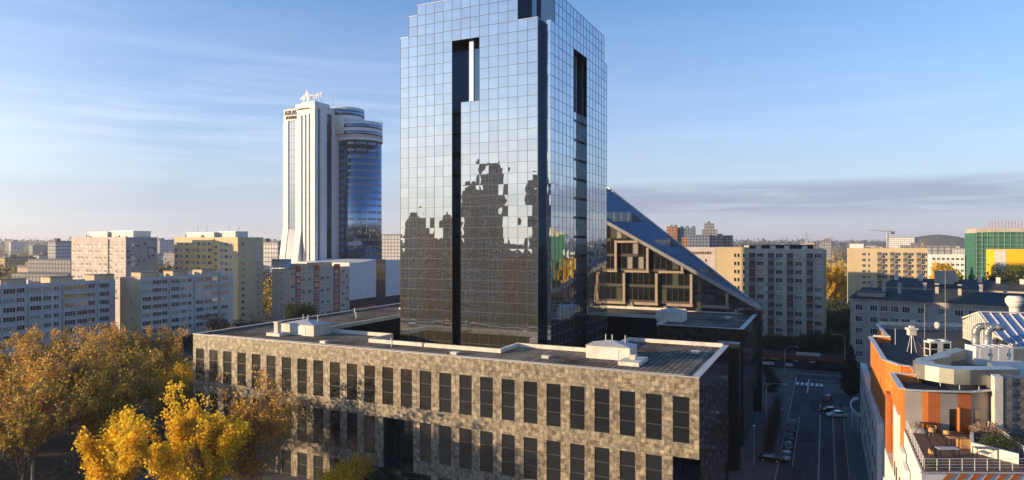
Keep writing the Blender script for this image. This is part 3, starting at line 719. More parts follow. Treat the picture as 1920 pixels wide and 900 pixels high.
# ------------------------------------------------------------------ apartment blocks and towers around
winproto('wide3', 2.3, 1.6, 3); winproto('wide4', 3.35, 1.6, 4); winproto('wide2', 1.6, 1.4, 2); winproto('wide3b', 2.3, 1.5, 3, glass='winglass_b')
winproto('wide4b', 3.2, 1.5, 4, glass='curtain'); winproto('one', .8, 1.4, 1); winproto('wide2c', 1.6, 1.4, 2, glass='curtain'); winproto('wide3c', 2.3, 1.5, 3, glass='curtain')
winproto('dark3', 2.3, 1.5, 3, frame='frame_g')
M['slab_panel'] = pm('pale_panel', (.52, .51, .5), .85, .12, .3, streak=.15, brick=((.49, .48, .47), 3.4, 2.8, .02, (.3, .3, .31)))
M['gable_tan'] = pm('tan_gable', (.6, .45, .29), .85, .12, .2, streak=.15)
def slab(name, label, x0, y0, w, d, h, seed, boxes):
    t = thing('apartment_slab', label, 'apartment block', (x0, y0, 0))
    b = MB(); b.box(0, w, 0, d, 5, h).box(0, w, 0, .3, h, h+.4).box(w-.3, w, .3, d, h, h+.4).box(0, .3, .3, d, h, h+.4)
    b.build('wall', M['slab_panel'], t)
    MB().box(.0, w-.02, -.08, -.005, 5.2, h+.2).build('gable_wall', M['gable_tan'], t)
    MB().box(.5, w-.8, .5, d-.5, 0, 5).build('shop_floor', M['dkglass'], t)
    # staggered bays along the long side
    bay = MB(); y = 0; i = 0; it = []
    segs = []
    rs = random.Random(seed); pat = [('wide4', 3.9, .0), ('wide4', 3.9, .0), ('wide3', 3.4, -1), ('wide4', 3.9, 0), ('wide3b', 3.3, 0), ('wide2', 3.0, -1)]
    while y < d-4:
        k, L_, o = pat[i % len(pat)]
        for f in range(int((h-7)/2.8)):
            z = h-2.3-f*2.8
            if z < 6: break
            kk = k if rs.random() < .8 else {'wide4': 'wide4b', 'wide4b': 'wide4', 'wide3': 'wide3b', 'wide3b': 'wide3c', 'wide2': 'wide2c'}[k]
            it.append((w+(.5 if o == 0 else .0), y+.35, z, math.pi/2, kk))
        if o == 0: bay.box(w, w+.48, y+.05, y+L_+.02, 6.2, h-.3)
        y += L_; i += 1
    bay.build('bay_panels', M['slab_panel'], t)
    for z in (h-9, h-14.6): it.append((w*.55, -.09, z, 0, 'one'))
    place_windows(t, it)
    MB().quad((.3, .3, h+.03), (w-.3, .3, h+.03), (w-.3, d-.3, h+.03), (.3, d-.3, h+.03)).build('roof', M['roofgrey'], t)
    for (a, c, e, f) in boxes:
        q = MB().box(a, c, e, f, h, h+1.9).box(a-.25, c+.25, e-.25, f+.25, h+1.9, h+2.05, m=1).build('roof_house', [M['gable_tan'], M['roofgrey']], t)
    for j in range(16): 
        yy = rs.uniform(1, d-2); xx = rs.uniform(1, w-1.5); MB().box(xx, xx+.8, yy, yy+1, h, h+1.3).build('vent_stack', M['parapet'], t)
    return t
slab('s', 'pale panelled apartment slab at the left edge, its long side in shade', -216.4, -20, 10.6, 81.6, 26.2, 1, [(3, 8, 20+i*14, 27+i*14) for i in range(5)])
slab('s', 'pale panelled apartment slab with a sunlit tan gable, in front of the yellow tower block', -208.7, 65.3, 10.6, 39.4, 26.7, 2, [(3, 8, 2+i*12.5, 9+i*12.5) for i in range(3)])
# grey block with the dark figures on its side
M['greypanel'] = pm('pinkish_panel', (.5, .44, .4), .85, .14, .25, brick=((.43, .38, .35), 3.1, 2.8, .03, (.3, .28, .26)))
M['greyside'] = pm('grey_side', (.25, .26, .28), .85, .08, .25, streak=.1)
t = thing('tower_block', 'grey panelled tower block with a dark abstract painting on its shaded side', 'apartment block', (-248.5-36.5, 94.6, 0))
body(t, 36.5, 14.4, 40.7, 'greypanel')
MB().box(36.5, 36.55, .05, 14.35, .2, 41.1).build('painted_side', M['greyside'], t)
it = []
for f in range(9):
    z = 40.7-3.4-f*2.8
    for j, p in enumerate((.8, 4.2, 6.6, 10.2, 12.6, 16.4, 19, 22.6, 29.8, 33.4)): it.append((p, -.0, z, 0, ('wide2', 'one', 'wide2c', 'wide2')[(j+f*3) % 4]))
    if f < 9: it.append((26.0, 0, z-1.2, 0, 'wide2'))
    if f in (0, 2, 3, 5): it.append((36.56, 2.4 if f else 2.4, z, math.pi/2, 'wide2c'));
    if f in (0, 1, 4): it.append((36.56, 10.6, z, math.pi/2, 'wide2c'))
place_windows(t, it)
MB().box(25.2, 25.6, -.35, -.01, .5, 40.4).build('drain_shaft', M['greyside'], t)
M['muralblack'] = pm('mural_black', (.02, .02, .025), .8)
def stroke(pts, r):
    mu = MB()
    for a, c in zip(pts[:-1], pts[1:]): mu.quad((36.565, a[0], a[1]-r), (36.565, c[0], c[1]-r*.6), (36.565, c[0], c[1]+r*.6), (36.565, a[0], a[1]+r))
    mu.build('mural_stroke', M['muralblack'], t)
for (y, z, dy, dz, r) in [(2.8, 36.6, 1.6, 1.0, .3), (4.4, 37.5, 1.4, -.6, .3), (6, 38, .4, -2.2, .35), (8, 38.6, 1.2, -.6, .4), (9.1, 38, -.2, -1.6, .35), (9.6, 36.2, 1.8, 1, .35), (11.4, 37.2, 2.2, -1.6, .35), (.3, 35, 1.7, .2, .3), (.3, 32.7, 1.5, .0, .3), (1.6, 32.9, 1, 1.3, .3), (10, 35, .9, -.9, .5), (11.6, 33.6, 1.6, -.5, .3), (2.9, 32.2, 1.2, 1, .25), (5.2, 31.6, 1.2, -1.4, .4), (7.6, 31, .9, .4, .3), (8.3, 30.6, -.3, -1.4, .4), (.6, 30.2, 1.6, .5, .35), (3.6, 28, .6, 1.4, .35), (4.4, 29.4, 1.2, .4, .3), (6.2, 29, .3, -4.2, .22), (8.6, 28.6, .1, -4.6, .22), (9.9, 33.4, 1.4, -1.4, .4)]:
    stroke([(y, z), (y+dy/2, z+dz/2+.2), (y+dy, z+dz)], r)
roof_clutter(t, 34, 13, 40.7, 9, 4, boxes=[(7, 20, 3, 9, 2.6), (21, 35.5, 4, 12, 3.0)])
# yellow block
M['yellowpanel'] = pm('yellow_panel', (.56, .45, .26), .85, .1, .25, streak=.12)
M['yellowdk'] = pm('deep_yellow', (.62, .46, .16), .85, .1, .3)
t = thing('tower_block', 'yellow panelled tower block with beige bands behind the tan-gabled slab', 'apartment block', (-214.4-40, 121.8, 0))
body(t, 40, 14.2, 40.7, 'yellowpanel'); it = []
bb = MB()
for f in range(12):
    z = 40.7-3.2-f*2.8
    for j, p in enumerate((.6, 3.6, 7.5, 11.2, 14.6, 18.2, 21.8, 29.2, 32.0, 35.0)): it.append((p, -.0, z, 0, ('wide3', 'wide3b', 'wide2', 'wide3c')[(j+f*2) % 4]))
    it.append((26, -.0, z-1.3, 0, 'wide2'))
    it.append((40, 1.6, z, math.pi/2, 'wide3')); it.append((40, 10, z, math.pi/2, 'wide3c'))
    bb.box(7, 24.5, -.35, -.01, z-1.25, z-.25)
bb.box(25.1, 25.5, -.4, -.01, 1, 40.6); bb.build('balcony_bands', M['yellowdk'], t); place_windows(t, it)
roof_clutter(t, 38, 13, 40.7, 9, 8, boxes=[(5, 22, 3, 10, 2.6), (23, 33, 5, 12, 3.0)])
for i, x in enumerate((8, 14, 28, 34)): MB().cyl(x, 6, .06, 43, 46.5, 5).box(x-.5, x+.5, 5.97, 6.03, 45.6, 45.7).build('aerial', M['black'], t)
# red and beige block
M['redpanel'] = pm('red_panel', (.35, .07, .035), .8, .1, .4)
M['beigepanel'] = pm('beige_panel', (.42, .38, .3), .85, .14, .3, streak=.15)
t = thing('apartment_slab', 'beige slab with dark red window strips and a billboard on its roof', 'apartment block', (-211.4, 138.3, 0))
body(t, 10.8, 40.5, 26.5, 'beigepanel', par=.4); it = []; rd = MB()
reds = [(3.2, 6.2), (15.2, 18.5), (28.8, 33)]
for a, c in reds: rd.box(10.8, 11.1, a, c, 2, 28.3)
rd.build('red_strips', M['redpanel'], t)
for f in range(8):
    z = 26.5-2.6-f*2.8
    for a, c in reds: it.append((11.1, a+.4, z, math.pi/2, 'wide3b'))
    for p in (.4, 7.0, 11, 19.5, 23.5, 34.5, 37.6): it.append((10.8, p, z, math.pi/2, ('wide3', 'wide3c')[int(p+f) % 2]))
    it.append((5.2, 0, z+.4, 0, 'one'))
place_windows(t, it)
roof_clutter(t, 9, 38, 26.9, 6, 3, mat='gable_tan', boxes=[(3, 9, 7, 13, 2.0), (3, 9.5, 19, 29, 2.2)])
MB().box(10.8, 13.5, 18.6, 33.5, 3.2, 4.4).build('orange_awning', pm('orange_awning', (.55, .13, .03), .7), t)
bl = thing('billboard', 'grey and blue rooftop billboard above the beige and red slab', 'billboard', (-212.2, 138.8, 26.9))
MB().box(0, 8.2, 0, .3, .6, 4.6).build('panel', pm('billboard_grey', (.42, .43, .44), .6), bl)
MB().box(8.2, 11.4, 0, .3, .6, 4.6).build('blue_panel', pm('billboard_blue', (.05, .22, .45), .6), bl)
b = MB(); rs = random.Random(2)
for r_ in range(4):
    x = .5 if r_ == 0 else 2.2
    while x < 7.4:
        l = rs.uniform(.3, .9); b.box(x, min(x+l, 7.7), -.03, -.002, 4.0-r_*.95-(.5 if r_ == 0 else .3), 4.0-r_*.95); x += l+.15
for r_ in range(3): b.box(9, 10.9, -.03, -.002, 3.5-r_*1.1-.4, 3.5-r_*1.1, m=1)
b.build('printed_lines', [pm('dark_print', (.12, .12, .12), .7), M['frame_w']], bl)
for x in (1, 5.5, 10.5): MB().box(x, x+.2, .35, .55, 0, 4.4).build('support_post', M['black'], bl)
# white shopping centre below the tall tower
M['mallwhite'] = pm('pale_metal_wall', (.56, .56, .56), .6, .07, .2, brick=((.54, .54, .55), 6, 1.2, .02, (.46, .46, .47)))
t = thing('shopping_centre', 'white windowless shopping centre with a swooping roofline and dark glass bay', 'shopping centre', (-243, 182.3, 0))
b = MB(); prof = [(0, 28.5), (5, 28.3), (8.5, 28.4), (12, 28.7), (15, 29.0), (22, 29.7)]
for (ya, za), (yb, zb2) in zip(prof[:-1], prof[1:]): b.prism([(0, ya), (39.5, ya), (39.5, yb), (0, yb)], 0 if False else 9.5, [za, za, zb2, zb2])
b.build('curved_wall', M['mallwhite'], t)
b = MB().box(.5, 39.3, .1, 22, 0, 9.5).box(1, 39.4, 22.02, 30.6, 0, 29.5); b.build('glass_bay', M['dkglass'], t)
MB().box(0, 39.6, 30.62, 55, 9, 28.2).build('white_wall', M['mallwhite'], t); MB().box(1, 39, 30.7, 55, 0, 9).build('glazed_base', M['dkglass'], t)
MB().box(39.4, 40.6, 1, 12, 4.3, 5.4).box(39.4, 40.6, 13.5, 21, 4.3, 5.6).build('red_fascia', M['redpanel'], t)
for y in (1.5, 7, 13, 17.5): MB().box(39.32, 39.6, y, y+4, .2, 4).build('shop_window', M['greenpane'], t)

# ------------------------------------------------------------------ tall white tower with lettering
M['atlas'] = pm('white_cladding', (.62, .62, .62), .6, .05, .2, brick=((.72, .70, .66), 3.0, 1.3, .012, (.6, .58, .55)))
M['atgl'] = mirror('blue_tower_glass', (.34, .46, .64), (.01, .03, .06), .55, .03, .004, .3)
M['atdk'] = mirror('dark_blue_band', (.2, .27, .38), (.006, .012, .03), .3, .04)
def text_part(body_, size, depth, name, mat, parent, loc, rot):
    cu = bpy.data.curves.new('t', 'FONT'); cu.body = body_; cu.size = size; cu.extrude = depth; cu.offset = size*.012; cu.align_x = 'LEFT'
    o = bpy.data.objects.new('t', cu); COL.objects.link(o); dg = bpy.context.evaluated_depsgraph_get(); me = bpy.data.meshes.new_from_object(o.evaluated_get(dg))
    bpy.data.objects.remove(o); me.materials.clear(); me.materials.append(mat)
    q = bpy.data.objects.new(name, me); COL.objects.link(q); q.parent = parent; q.location = loc; q.rotation_euler = rot; return q
at = thing('tall_office_tower', 'tall white office tower with rooftop letters and a rounded blue glass end', 'skyscraper', (-259.1, 194.2, 0))
zt_ = 115.8; Wd = 22.3
b = MB()
# white south wall between the glass strips: x spans
b.box(0, 3.2, 0, 12, 0, 112.6); b.box(8.6, 12.6, 0, 12, 0, 114.8); b.box(3.2, 8.6, 0, 12, 106.3, 112.6)
for x0, x1 in ((14.0, 15.4), (16.6, 18.0), (19.2, Wd)): b.box(x0, x1, 0, 12, 0, zt_-.0)
b.box(12.6, 14.0, 0, 12, 108.5, zt_).box(15.4, 16.6, 0, 12, 108.8, zt_).box(18.0, 19.2, 0, 12, 109.2, zt_)
b.box(0, 9, 12, 22, 0, 112).box(9, Wd, 12, 22, 0, zt_-1.5)
b.prism([(-.8, .3), (0, .3), (0, 11), (-.8, 11)], 0, 105)
b.build('white_wall', M['atlas'], at)
g_ = MB()
g_.box(3.2, 8.6, .5, 11, 0, 106.3); g_.box(12.6, 14.0, .5, 11, 0, 108.5).box(15.4, 16.6, .5, 11, 0, 108.8).box(18.0, 19.2, .5, 11, 0, 109.2)
g_.build('glass_strips', M['atgl'], at)
# flared foot
b = MB()
for x0, x1 in ((-.8, 3.2), (8.6, 12.6)):
    b.quad((x0, 0, 46), (x0, -6, 8), (x1, -6, 8), (x1, 0, 46)); b.quad((x0, 0, 46), (x0, 0, 8), (x0, -6, 8)); b.quad((x1, 0, 46), (x1, -6, 8), (x1, 0, 8))
b.build('flared_foot', M['atlas'], at)
MB().quad((3.2, .2, 46), (3.2, -5.6, 8), (8.6, -5.6, 8), (8.6, .2, 46)).build('foot_glazing', M['atdk'], at)
# floor joints over the glass, east flank details
b = MB()
for z in np.arange(12, 106, 3.9): b.box(3.2, 8.6, .42, .49, z, z+.25)
for x in (5.0, 6.8): b.box(x, x+.12, .42, .49, 46, 106)
b.build('glazing_bars', M['frame_g'], at)
MB().box(Wd, Wd+.06, 2.6, 3.7, 0, 112).build('side_slot', M['atdk'], at)
MB().box(Wd, Wd+.9, 3.8, 8.6, 0, 113.3).build('side_bay', M['atlas'], at)
MB().box(Wd, Wd+.07, 9.2, 13.6, 0, 110.5).build('side_glass', M['atdk'], at)
MB().box(Wd-9, Wd+.5, 14.5, 23, 0, 113.6).build('side_wall', M['atlas'], at)
# round end: centre in the tower's own coordinates
cx, cy, cr = 28.4, 30.6, 13.2
def ring(name, r, z0, z1, mat, n=64, m=0): return MB().cyl(cx, cy, r, z0, z1, n).build(name, mat, at)
ring('round_glass_wall', cr-.5, 0, 96.5, M['atgl']); ring('round_cornice', cr+.15, 96.5, 98, M['atlas']); ring('round_wall', cr, 98, 107.5, M['atlas'])
for z in (99.6, 103.6): ring('ribbon_window', cr+.04, z, z+2.1, M['atgl'])
MB().cyl(22.5, 26, 10.3, 100, 115.3, 48).build('upper_drum', M['atlas'], at); MB().cyl(22.5, 26, 10.35, 110.6, 113.8, 48).build('drum_ribbon_window', M['atgl'], at)
b = MB()
for i in range(64):
    a = 2*math.pi*i/64; b.tube((cx+cr*math.cos(a), cy+cr*math.sin(a), 107.5), (cx+cr*math.cos(a), cy+cr*math.sin(a), 109.3), .06, 4)
b.build('glass_railing', M['atgl'], at)
b = MB(); rs = random.Random(4)
for f in range(24):
    z = 94-f*3.9
    if z < 2: break
    for i in range(96):
        a0 = 2*math.pi*i/96; am = a0
        if math.sin(am) > .4: continue
        if i % 8 == 7: continue
        r = cr-.47; a1 = a0+2*math.pi/96*.72
        b.quad((cx+r*math.cos(a0), cy+r*math.sin(a0), z), (cx+r*math.cos(a1), cy+r*math.sin(a1), z), (cx+r*math.cos(a1), cy+r*math.sin(a1), z+1.5), (cx+r*math.cos(a0), cy+r*math.sin(a0), z+1.5))
o = b.build('windows', M['atdk'], at); o['kind'] = 'stuff'
MB().box(cx-17.2, cx-7, cy-9.5, cy+8, 0, 107.3).build('white_shaft', M['atlas'], at)
brown = pm('brown_letters', (.12, .07, .04), .7)
text_part('ATLAS', 3.5, .15, 'sign_letters', brown, at, (.9, -.2, 109.5), (R(90), 0, 0)).scale = (.82, 1, 1)
text_part('TOWER', 2.5, .15, 'sign_letters', brown, at, (1.4, -.2, 107.1), (R(90), 0, 0)).scale = (.9, 1, 1)
b = MB(); rs = random.Random(6)
x = 10.2
while x < 18: l = rs.uniform(.3, .7); b.box(x, x+l, -.2, -.01, 111.4+x*.02, 112.2+x*.02+rs.uniform(-.2, .2)); x += l+.2
b.build('small_sign_letters', brown, at)
for i in range(7): x = 1.5+i*.9; MB().box(x, x+.6, 1, 1.6, 112.6, 113.3).build('roof_unit', M['black'], at)
mc = thing('rooftop_sign', 'white rooftop sign reading McFIT with a leaning figure emblem, on the tall tower', 'sign', (-249.5, 195, 114.8))
text_part('McFIT', 3.6, .12, 'letters', M['frame_w'], mc, (8.4, 0, 2.6), (R(90), 0, 0))
b = MB(); b.quad((3.2, 0, 2.2), (4.2, 0, 1.6), (7.2, 0, 6.6), (6.9, 0, 7.4), (6.2, 0, 7.3)); b.quad((6.2, 0, 1.6), (7.6, 0, 1.8), (7.3, 0, 6.9), (6.7, 0, 6.9)); b.dome((4.4, 0, 4.3), .75, 10, 4, full=True, sc=(1, .2, 1))
b.quad((1.6, 0, 3.4), (3.9, 0, 4.6), (4.1, 0, 3.9), (2.0, 0, 2.4)); b.build('emblem', M['frame_w'], mc)
for x in (2.5, 6, 9.5, 13, 16.5): MB().tube((x, .1, -.2), (x, .1, 2.7), .08, 5).build('support_post', M['steel'], mc)
ma = thing('roof_mast', 'thin lattice aerial mast on the roof of the tall white tower', 'mast', (-240.5, 213, 114))
MB().tube((0, 0, 0), (0, 0, 10.5), .16, 5, r2=.05).build('pole', M['coping'], ma); MB().box(-2.2, 1.5, -1, 1, 0, 1.4).build('equipment_box', M['orangedk'], ma)
for i, (x, z) in enumerate(((-3.5, 1), (-7, 1.3), (-10, .9))):
    tag(MB().dome((0, 0, 0), .9, 10, 4, sc=(1, .4, 1), full=True).tube((0, 0, -1.4), (0, 0, 0), .08, 5).build('satellite_dish', M['frame_w']), 'small white dish on the roof of the tall white tower', 'satellite dish', 'dishes on the tall tower roof').location = (-240.5+x, 210+i, 115.6+z-.5)

# ------------------------------------------------------------------ right side of the picture: blocks beyond the street
M['cream'] = pm('cream_render', (.5, .4, .24), .85, .08, .2, streak=.06)
M['beigewall'] = pm('beige_wall', (.52, .46, .37), .85, .1, .25, streak=.1, brick=((.49, .43, .345), 2.6, 2.8, .02, (.36, .32, .26)))
M['balcback'] = pm('balcony_recess', (.1, .09, .08), .8, .3, .8); M['balcony_red'] = pm('red_balcony', (.2, .06, .04), .7, .15, .8); M['balcony_grey'] = pm('grey_balcony', (.2, .19, .18), .7, .15, .8)
t = thing('apartment_tower', 'tall beige block with columns of balconies behind the red-roofed pavilion', 'apartment block', (-20.2, 155.2, 0))
b = MB().box(10.1, 34, 0, 12, 0, 36.6).box(10.1, 34, 0, .3, 36.6, 37).box(33.7, 34, .3, 12, 36.6, 37); b.build('wall', M['beigewall'], t)
MB().box(0, 10.1, -.15, 12, 0, 37.5).build('cream_end', M['cream'], t)
MB().quad((0, -.15, 37.52), (34, -.15, 37.52), (34, 12, 37.52), (0, 12, 37.52)).build('roof', M['roofgrey'], t).location = (0, .3, -.5)
MB().box(34, 34.9, 1, 12, 0, 36.8).build('east_fin', M['cream'], t)
MB().box(8, 31, 4, 9, 37, 38.2).box(7.8, 31.2, 3.8, 9.2, 38.2, 38.35).build('roof_house', M['roofblack'], t)
for x in (9, 13, 17.5, 22, 27.5): MB().box(x, x+1.6, 2, 3, 37, 38.1).build('vent_stack', M['parapet'], t)
winproto('blind3', 2.3, 1.5, 3, glass='curtain')  # three sashes with the pale blind glass
it = []; bays = [10.9, 16.9, 22.9, 28.9]
balc = MB().box(0, 2.0, -1.0, 0, 0, .12).box(0, 2.0, -1.05, -.97, .12, 1.1, m=1).box(0, .05, -.97, 0, .12, 1.0, m=1).box(1.95, 2.0, -.97, 0, .12, 1.0, m=1).box(0, 2.0, -.03, -.005, .12, 2.5, m=2)
bms = [balc.mesh('balcony', [M['beigewall'], M[c], M['balcback']]) for c in ('balcony_grey', 'balcony_red', 'balcony_grey')]
rs = random.Random(3)
for f in range(12):
    z = 36.6-2.9-f*2.8
    for j, p in enumerate(bays):
        it.append((p+2.4, 0, z+.3, 0, rs.choice(('wide3', 'wide3', 'wide3b', 'blind3'))))
        if z > 2: link('balcony', bms[rs.choice((0, 0, 0, 1, 2))], t, (p, 0, z-.6))
    if f < 10:
        it.append((5.9, -.15, z+.3, 0, 'one')); it.append((7.0, -.15, z+.3, 0, 'one')); it.append((8.8, -.15, z+.3, 0, 'one'))
place_windows(t, it)
t = thing('apartment_block', 'pale pinkish block with dark lettering under its roof, just left of the cream end wall', 'apartment block', (-48, 222, 0))
body(t, 18.0, 14, 36.1, 'greypanel'); it = []
for f in range(11):
    for p in (9.5, 13.3): it.append((p, 0, 36.1-6-f*2.9, 0, 'one'))
place_windows(t, it)
b = MB(); x = 5; rs = random.Random(14)
while x < 16: l = rs.uniform(.5, 1.0); b.box(x, x+l, -.12, -.005, 33.6, 34.9-rs.uniform(0, .3)); x += l+.3
b.build('dark_lettering', brown, t)
t = thing('apartment_block', 'cream six storey block half in shade behind the old grey building', 'apartment block', (24.6, 284.5, 0))
body(t, 34, 12, 35.5, 'cream'); it = []
for f in range(11):
    z = 35.5-3.2-f*2.8
    for p in (6.2, 8.8): it.append((p, 0, z, 0, 'one' if p > 8 else 'wide2'))
    for p in (13, 18.5, 24, 29.5): it.append((p+1.9, 0, z, 0, 'wide3')); link('balcony', bms[0], t, (p-.2, 0, z-.8))
place_windows(t, it); roof_clutter(t, 32, 11, 35.5, 5, 12, boxes=[(1, 7, 3, 9, 2.6)])
# white ribbed office and neighbours
t = thing('office_building', 'small white gridded office building behind the golden poplars', 'office building', (72, 384, 0))
body(t, 18, 20, 30.6, 'plaster_white'); it = []
for f in range(8):
    for j in range(7): it.append((.7+j*2.4, 0, 28-f*3.4, 0, 'wide2'))
place_windows(t, it)
t = thing('apartment_block', 'white terraced block with long balconies left of the green scaffolding', 'apartment block', (93, 372, 0))
body(t, 30, 20, 30, 'plaster_white'); b = MB()
for f in range(8): b.box(-.8, 30, -1.4, 0, 2+f*3.5, 3.1+f*3.5)
b.build('balcony_bands', M['cream'], t)
b = MB().box(.5, 29.5, -.2, -.01, .5, 29); b.build('window_bands', M['dkglass'], t)
# green netted construction
M['net'] = pm('green_net', (.025, .105, .072), .8, .28, .5, brick=((.03, .13, .085), 2.5, 2.0, .09, (.1, .24, .16)))
M['net2'] = pm('green_net_dark', (.025, .12, .08), .8, .28, .5, brick=((.03, .14, .09), 2.5, 2.0, .09, (.07, .18, .12)))
t = thing('building_under_construction', 'building wrapped in green scaffold netting with bare posts on top', 'construction site', (76.2, 276, 0))
MB().box(0, 34, .6, 24, 0, 45.2).build('concrete_frame', M['beigepanel'], t)
b = MB().box(0, 3.2, 0, .5, 0, 43.4).box(3.2, 34, -.3, .3, 0, 43.6); b.build('scaffold_net', M['net'], t)
MB().box(-.5, -.05, 0, 24, 0, 43.2).build('side_net', M['net2'], t)
b = MB()
for i in range(16): b.tube((i*2.1, -.45, 0), (i*2.1, -.45, 44), .07, 4)
for z in range(2, 44, 2): b.tube((0, -.5, z), (34, -.5, z), .05, 4)
b.build('scaffold_poles', M['coping'], t)
for i in range(24): MB().tube((5+i*1.2, 1, 45.2), (5+i*1.2, 1, 48.6), .13, 4).build('column_rebar', M['orangedk'], t)
t = thing('apartment_block', 'bright yellow block in front of the green scaffolding', 'apartment block', (69.9, 206.7, 0))
M['brightyellow'] = pm('bright_yellow', (.78, .44, .01), .8, .06, .2)
body(t, 24, 14, 36, 'brightyellow'); MB().box(0, 3.4, -.08, -.005, 0, 36.3).build('pale_strip', M['parapet'], t)
it = [(10.5+6*j, 0, 31-f*3.2, 0, 'wide2') for f in range(8) for j in range(2)]; place_windows(t, it)
# old grey building with dark roof
M['oldgrey'] = pm('old_grey_render', (.4, .36, .31), .9, .16, .2, streak=.2, brick=((.37, .335, .29), 1.2, .6, .008, (.24, .22, .2)))
M['darkroof'] = pm('dark_sheet_roof', (.035, .04, .045), .6, .3, .3, brick=((.03, .035, .04), 12, .6, .03, (.05, .055, .06)))
t = thing('old_building', 'long grey rendered building with white windows and dark low roof crowded with chimneys', 'old building', (20.9, 128.2, 0), math.atan2(-9.0, 36))
L_ = 44
MB().box(0, L_, 0, 13, 0, 23.4).build('wall', M['oldgrey'], t)
b = MB(); b.quad((-.5, -.5, 23.4), (L_+.5, -.5, 23.4), (L_-2, 6.5, 26.2), (2, 6.5, 26.2)); b.quad((L_+.5, 13.5, 23.4), (-.5, 13.5, 23.4), (2, 6.5, 26.2), (L_-2, 6.5, 26.2))
b.quad((-.5, 13.5, 23.4), (-.5, -.5, 23.4), (2, 6.5, 26.2)); b.quad((L_+.5, -.5, 23.4), (L_+.5, 13.5, 23.4), (L_-2, 6.5, 26.2)); b.quad((-.5, -.5, 23.39), (-.5, 13.5, 23.39), (L_+.5, 13.5, 23.39), (L_+.5, -.5, 23.39))
rfo = b.build('roof', M['darkroof'], t)
winproto('old', 1.9, 1.7, 3, frame='frame_w'); winproto('oldb', 1.9, 1.7, 3, glass='winglass_b')
it = []; rs = random.Random(21)
for f in range(7):
    for p in (1.3, 5.0, 7.6, 10.2, 12.9, 16.6, 21.3, 25.0, 28.0, 30.6, 34.5, 38, 41): it.append((p, 0, 23.4-3.4-f*3.3, 0, 'old' if rs.random() < .8 else 'oldb'))
for f in range(7):
    for p in (2, 7): it.append((0, p, 20-f*3.3, -math.pi/2, 'old'))
place_windows(t, it)
for i in range(9):
    x = 3+i*4.5+rs.uniform(-1, 1); y = rs.uniform(3, 9); MB().box(x, x+.8, y, y+.6, 23.6, 26.9+rs.random()).box(x-.1, x+.9, y-.1, y+.7, 26.9+.9, 28.1).build('chimney', M['oldgrey'], rfo)
MB().box(1.5, 8.5, 0.8, 5, 23.4, 25.2).box(1.2, 8.8, .5, 5.3, 25.2, 25.35, m=1).build('dormer', [M['oldgrey'], M['darkroof']], rfo)
for x, w in ((10, .5), (20.5, .4), (35, .5)): MB().cyl(x, -.12, .07, 0, 23.3, 6).build('downpipe', M['coping'], t)
MB().box(0, L_, -.25, -.005, 22.7, 22.95).build('cornice', M['oldgrey'], t)
# second old house behind it
t = thing('old_building', 'lower grey house with dark hipped roof behind the long grey building', 'old building', (30, 152, 0), math.atan2(-9, 36))
MB().box(0, 46, 0, 14, 0, 25.6).build('wall', M['oldgrey'], t)
b = MB(); b.quad((-.5, -.5, 25.6), (46.5, -.5, 25.6), (44, 7, 28.0), (3, 7, 28.0)); b.quad((46.5, 14.5, 25.6), (-.5, 14.5, 25.6), (3, 7, 28), (44, 7, 28)); b.quad((-.5, 14.5, 25.6), (-.5, -.5, 25.6), (3, 7, 28)); b.quad((46.5, -.5, 25.6), (46.5, 14.5, 25.6), (44, 7, 28))
r2 = b.build('roof', M['darkroof'], t)
for i in range(8): x = 4+i*5+rs.uniform(-1, 1); MB().box(x, x+1.0, 5, 5.8, 26, 28.8+rs.random()).build('chimney', M['parapet'], r2)
MB().box(14, 19, 3, 8, 26, 30.6).build('lift_house', M['oldgrey'], r2)
place_windows(t, [(3+j*3.6, 0, 22.6, 0, 'old') for j in range(11)])
# low red-roofed pavilion along the cross road
M['redroof'] = pm('red_fascia', (.22, .055, .03), .8, .15, .5)
t = thing('shop_pavilion', 'low shop pavilion with a long red fascia across the end of the street', 'pavilion', (-6, 139, 0))
MB().box(0, 28, 0, 9, 0, 3.4).build('shop_wall', M['dkglass'], t)
MB().box(-.6, 28.6, -1.2, -.9, 3.0, 4.3).build('red_fascia', M['redroof'], t)
MB().box(-.6, 28.6, -.9, 9.5, 3.4, 4.0).build('roof', M['roofblack'], t)
MB().box(12, 19, 1, 4, 4.0, 4.6).build('roof_unit', M['coping'], t)
MB().box(6, 8.5, -.2, -.01, .2, 2.9).build('door', M['frame_g'], t)
for x, w, m in ((1.8, 4, 'frame_w'), (9.2, 2, 'frame_w'), (0, 1.4, 'frame_w'), (11.5, 1.3, 'hvac'), (16, 1.5, 'hvac')): MB().box(x, x+w, -.15, -.01, .5 if w > 1.9 else 2.1, 1.5 if w > 1.9 else 2.6).build('shop_sign', M[m], t)
M['dimyellow'] = pm('yellow_sign', (.5, .3, .06), .7, .1, 1)
MB().box(.5, 3.5, -1.25, -1.21, 2.5, 2.95).box(4.5, 7.5, -1.25, -1.21, 2.5, 2.95).build('yellow_sign', M['dimyellow'], t)
t = thing('shop_pavilion', 'small dark shop with white sign lettering at the foot of the old grey building', 'pavilion', (22.9, 134, 0))
MB().box(0, 14, -8.5, -7, 0, 3.6).build('shop_wall', M['dkglass'], t)
b = MB(); x = .6
for r_ in (2.9, 2.2):
    x = .6
    while x < 12: l = rs.uniform(.3, .7); b.box(x, x+l, -8.62, -8.505, r_, r_+.5); x += l+.2
b.build('sign_letters', M['frame_w'], t)
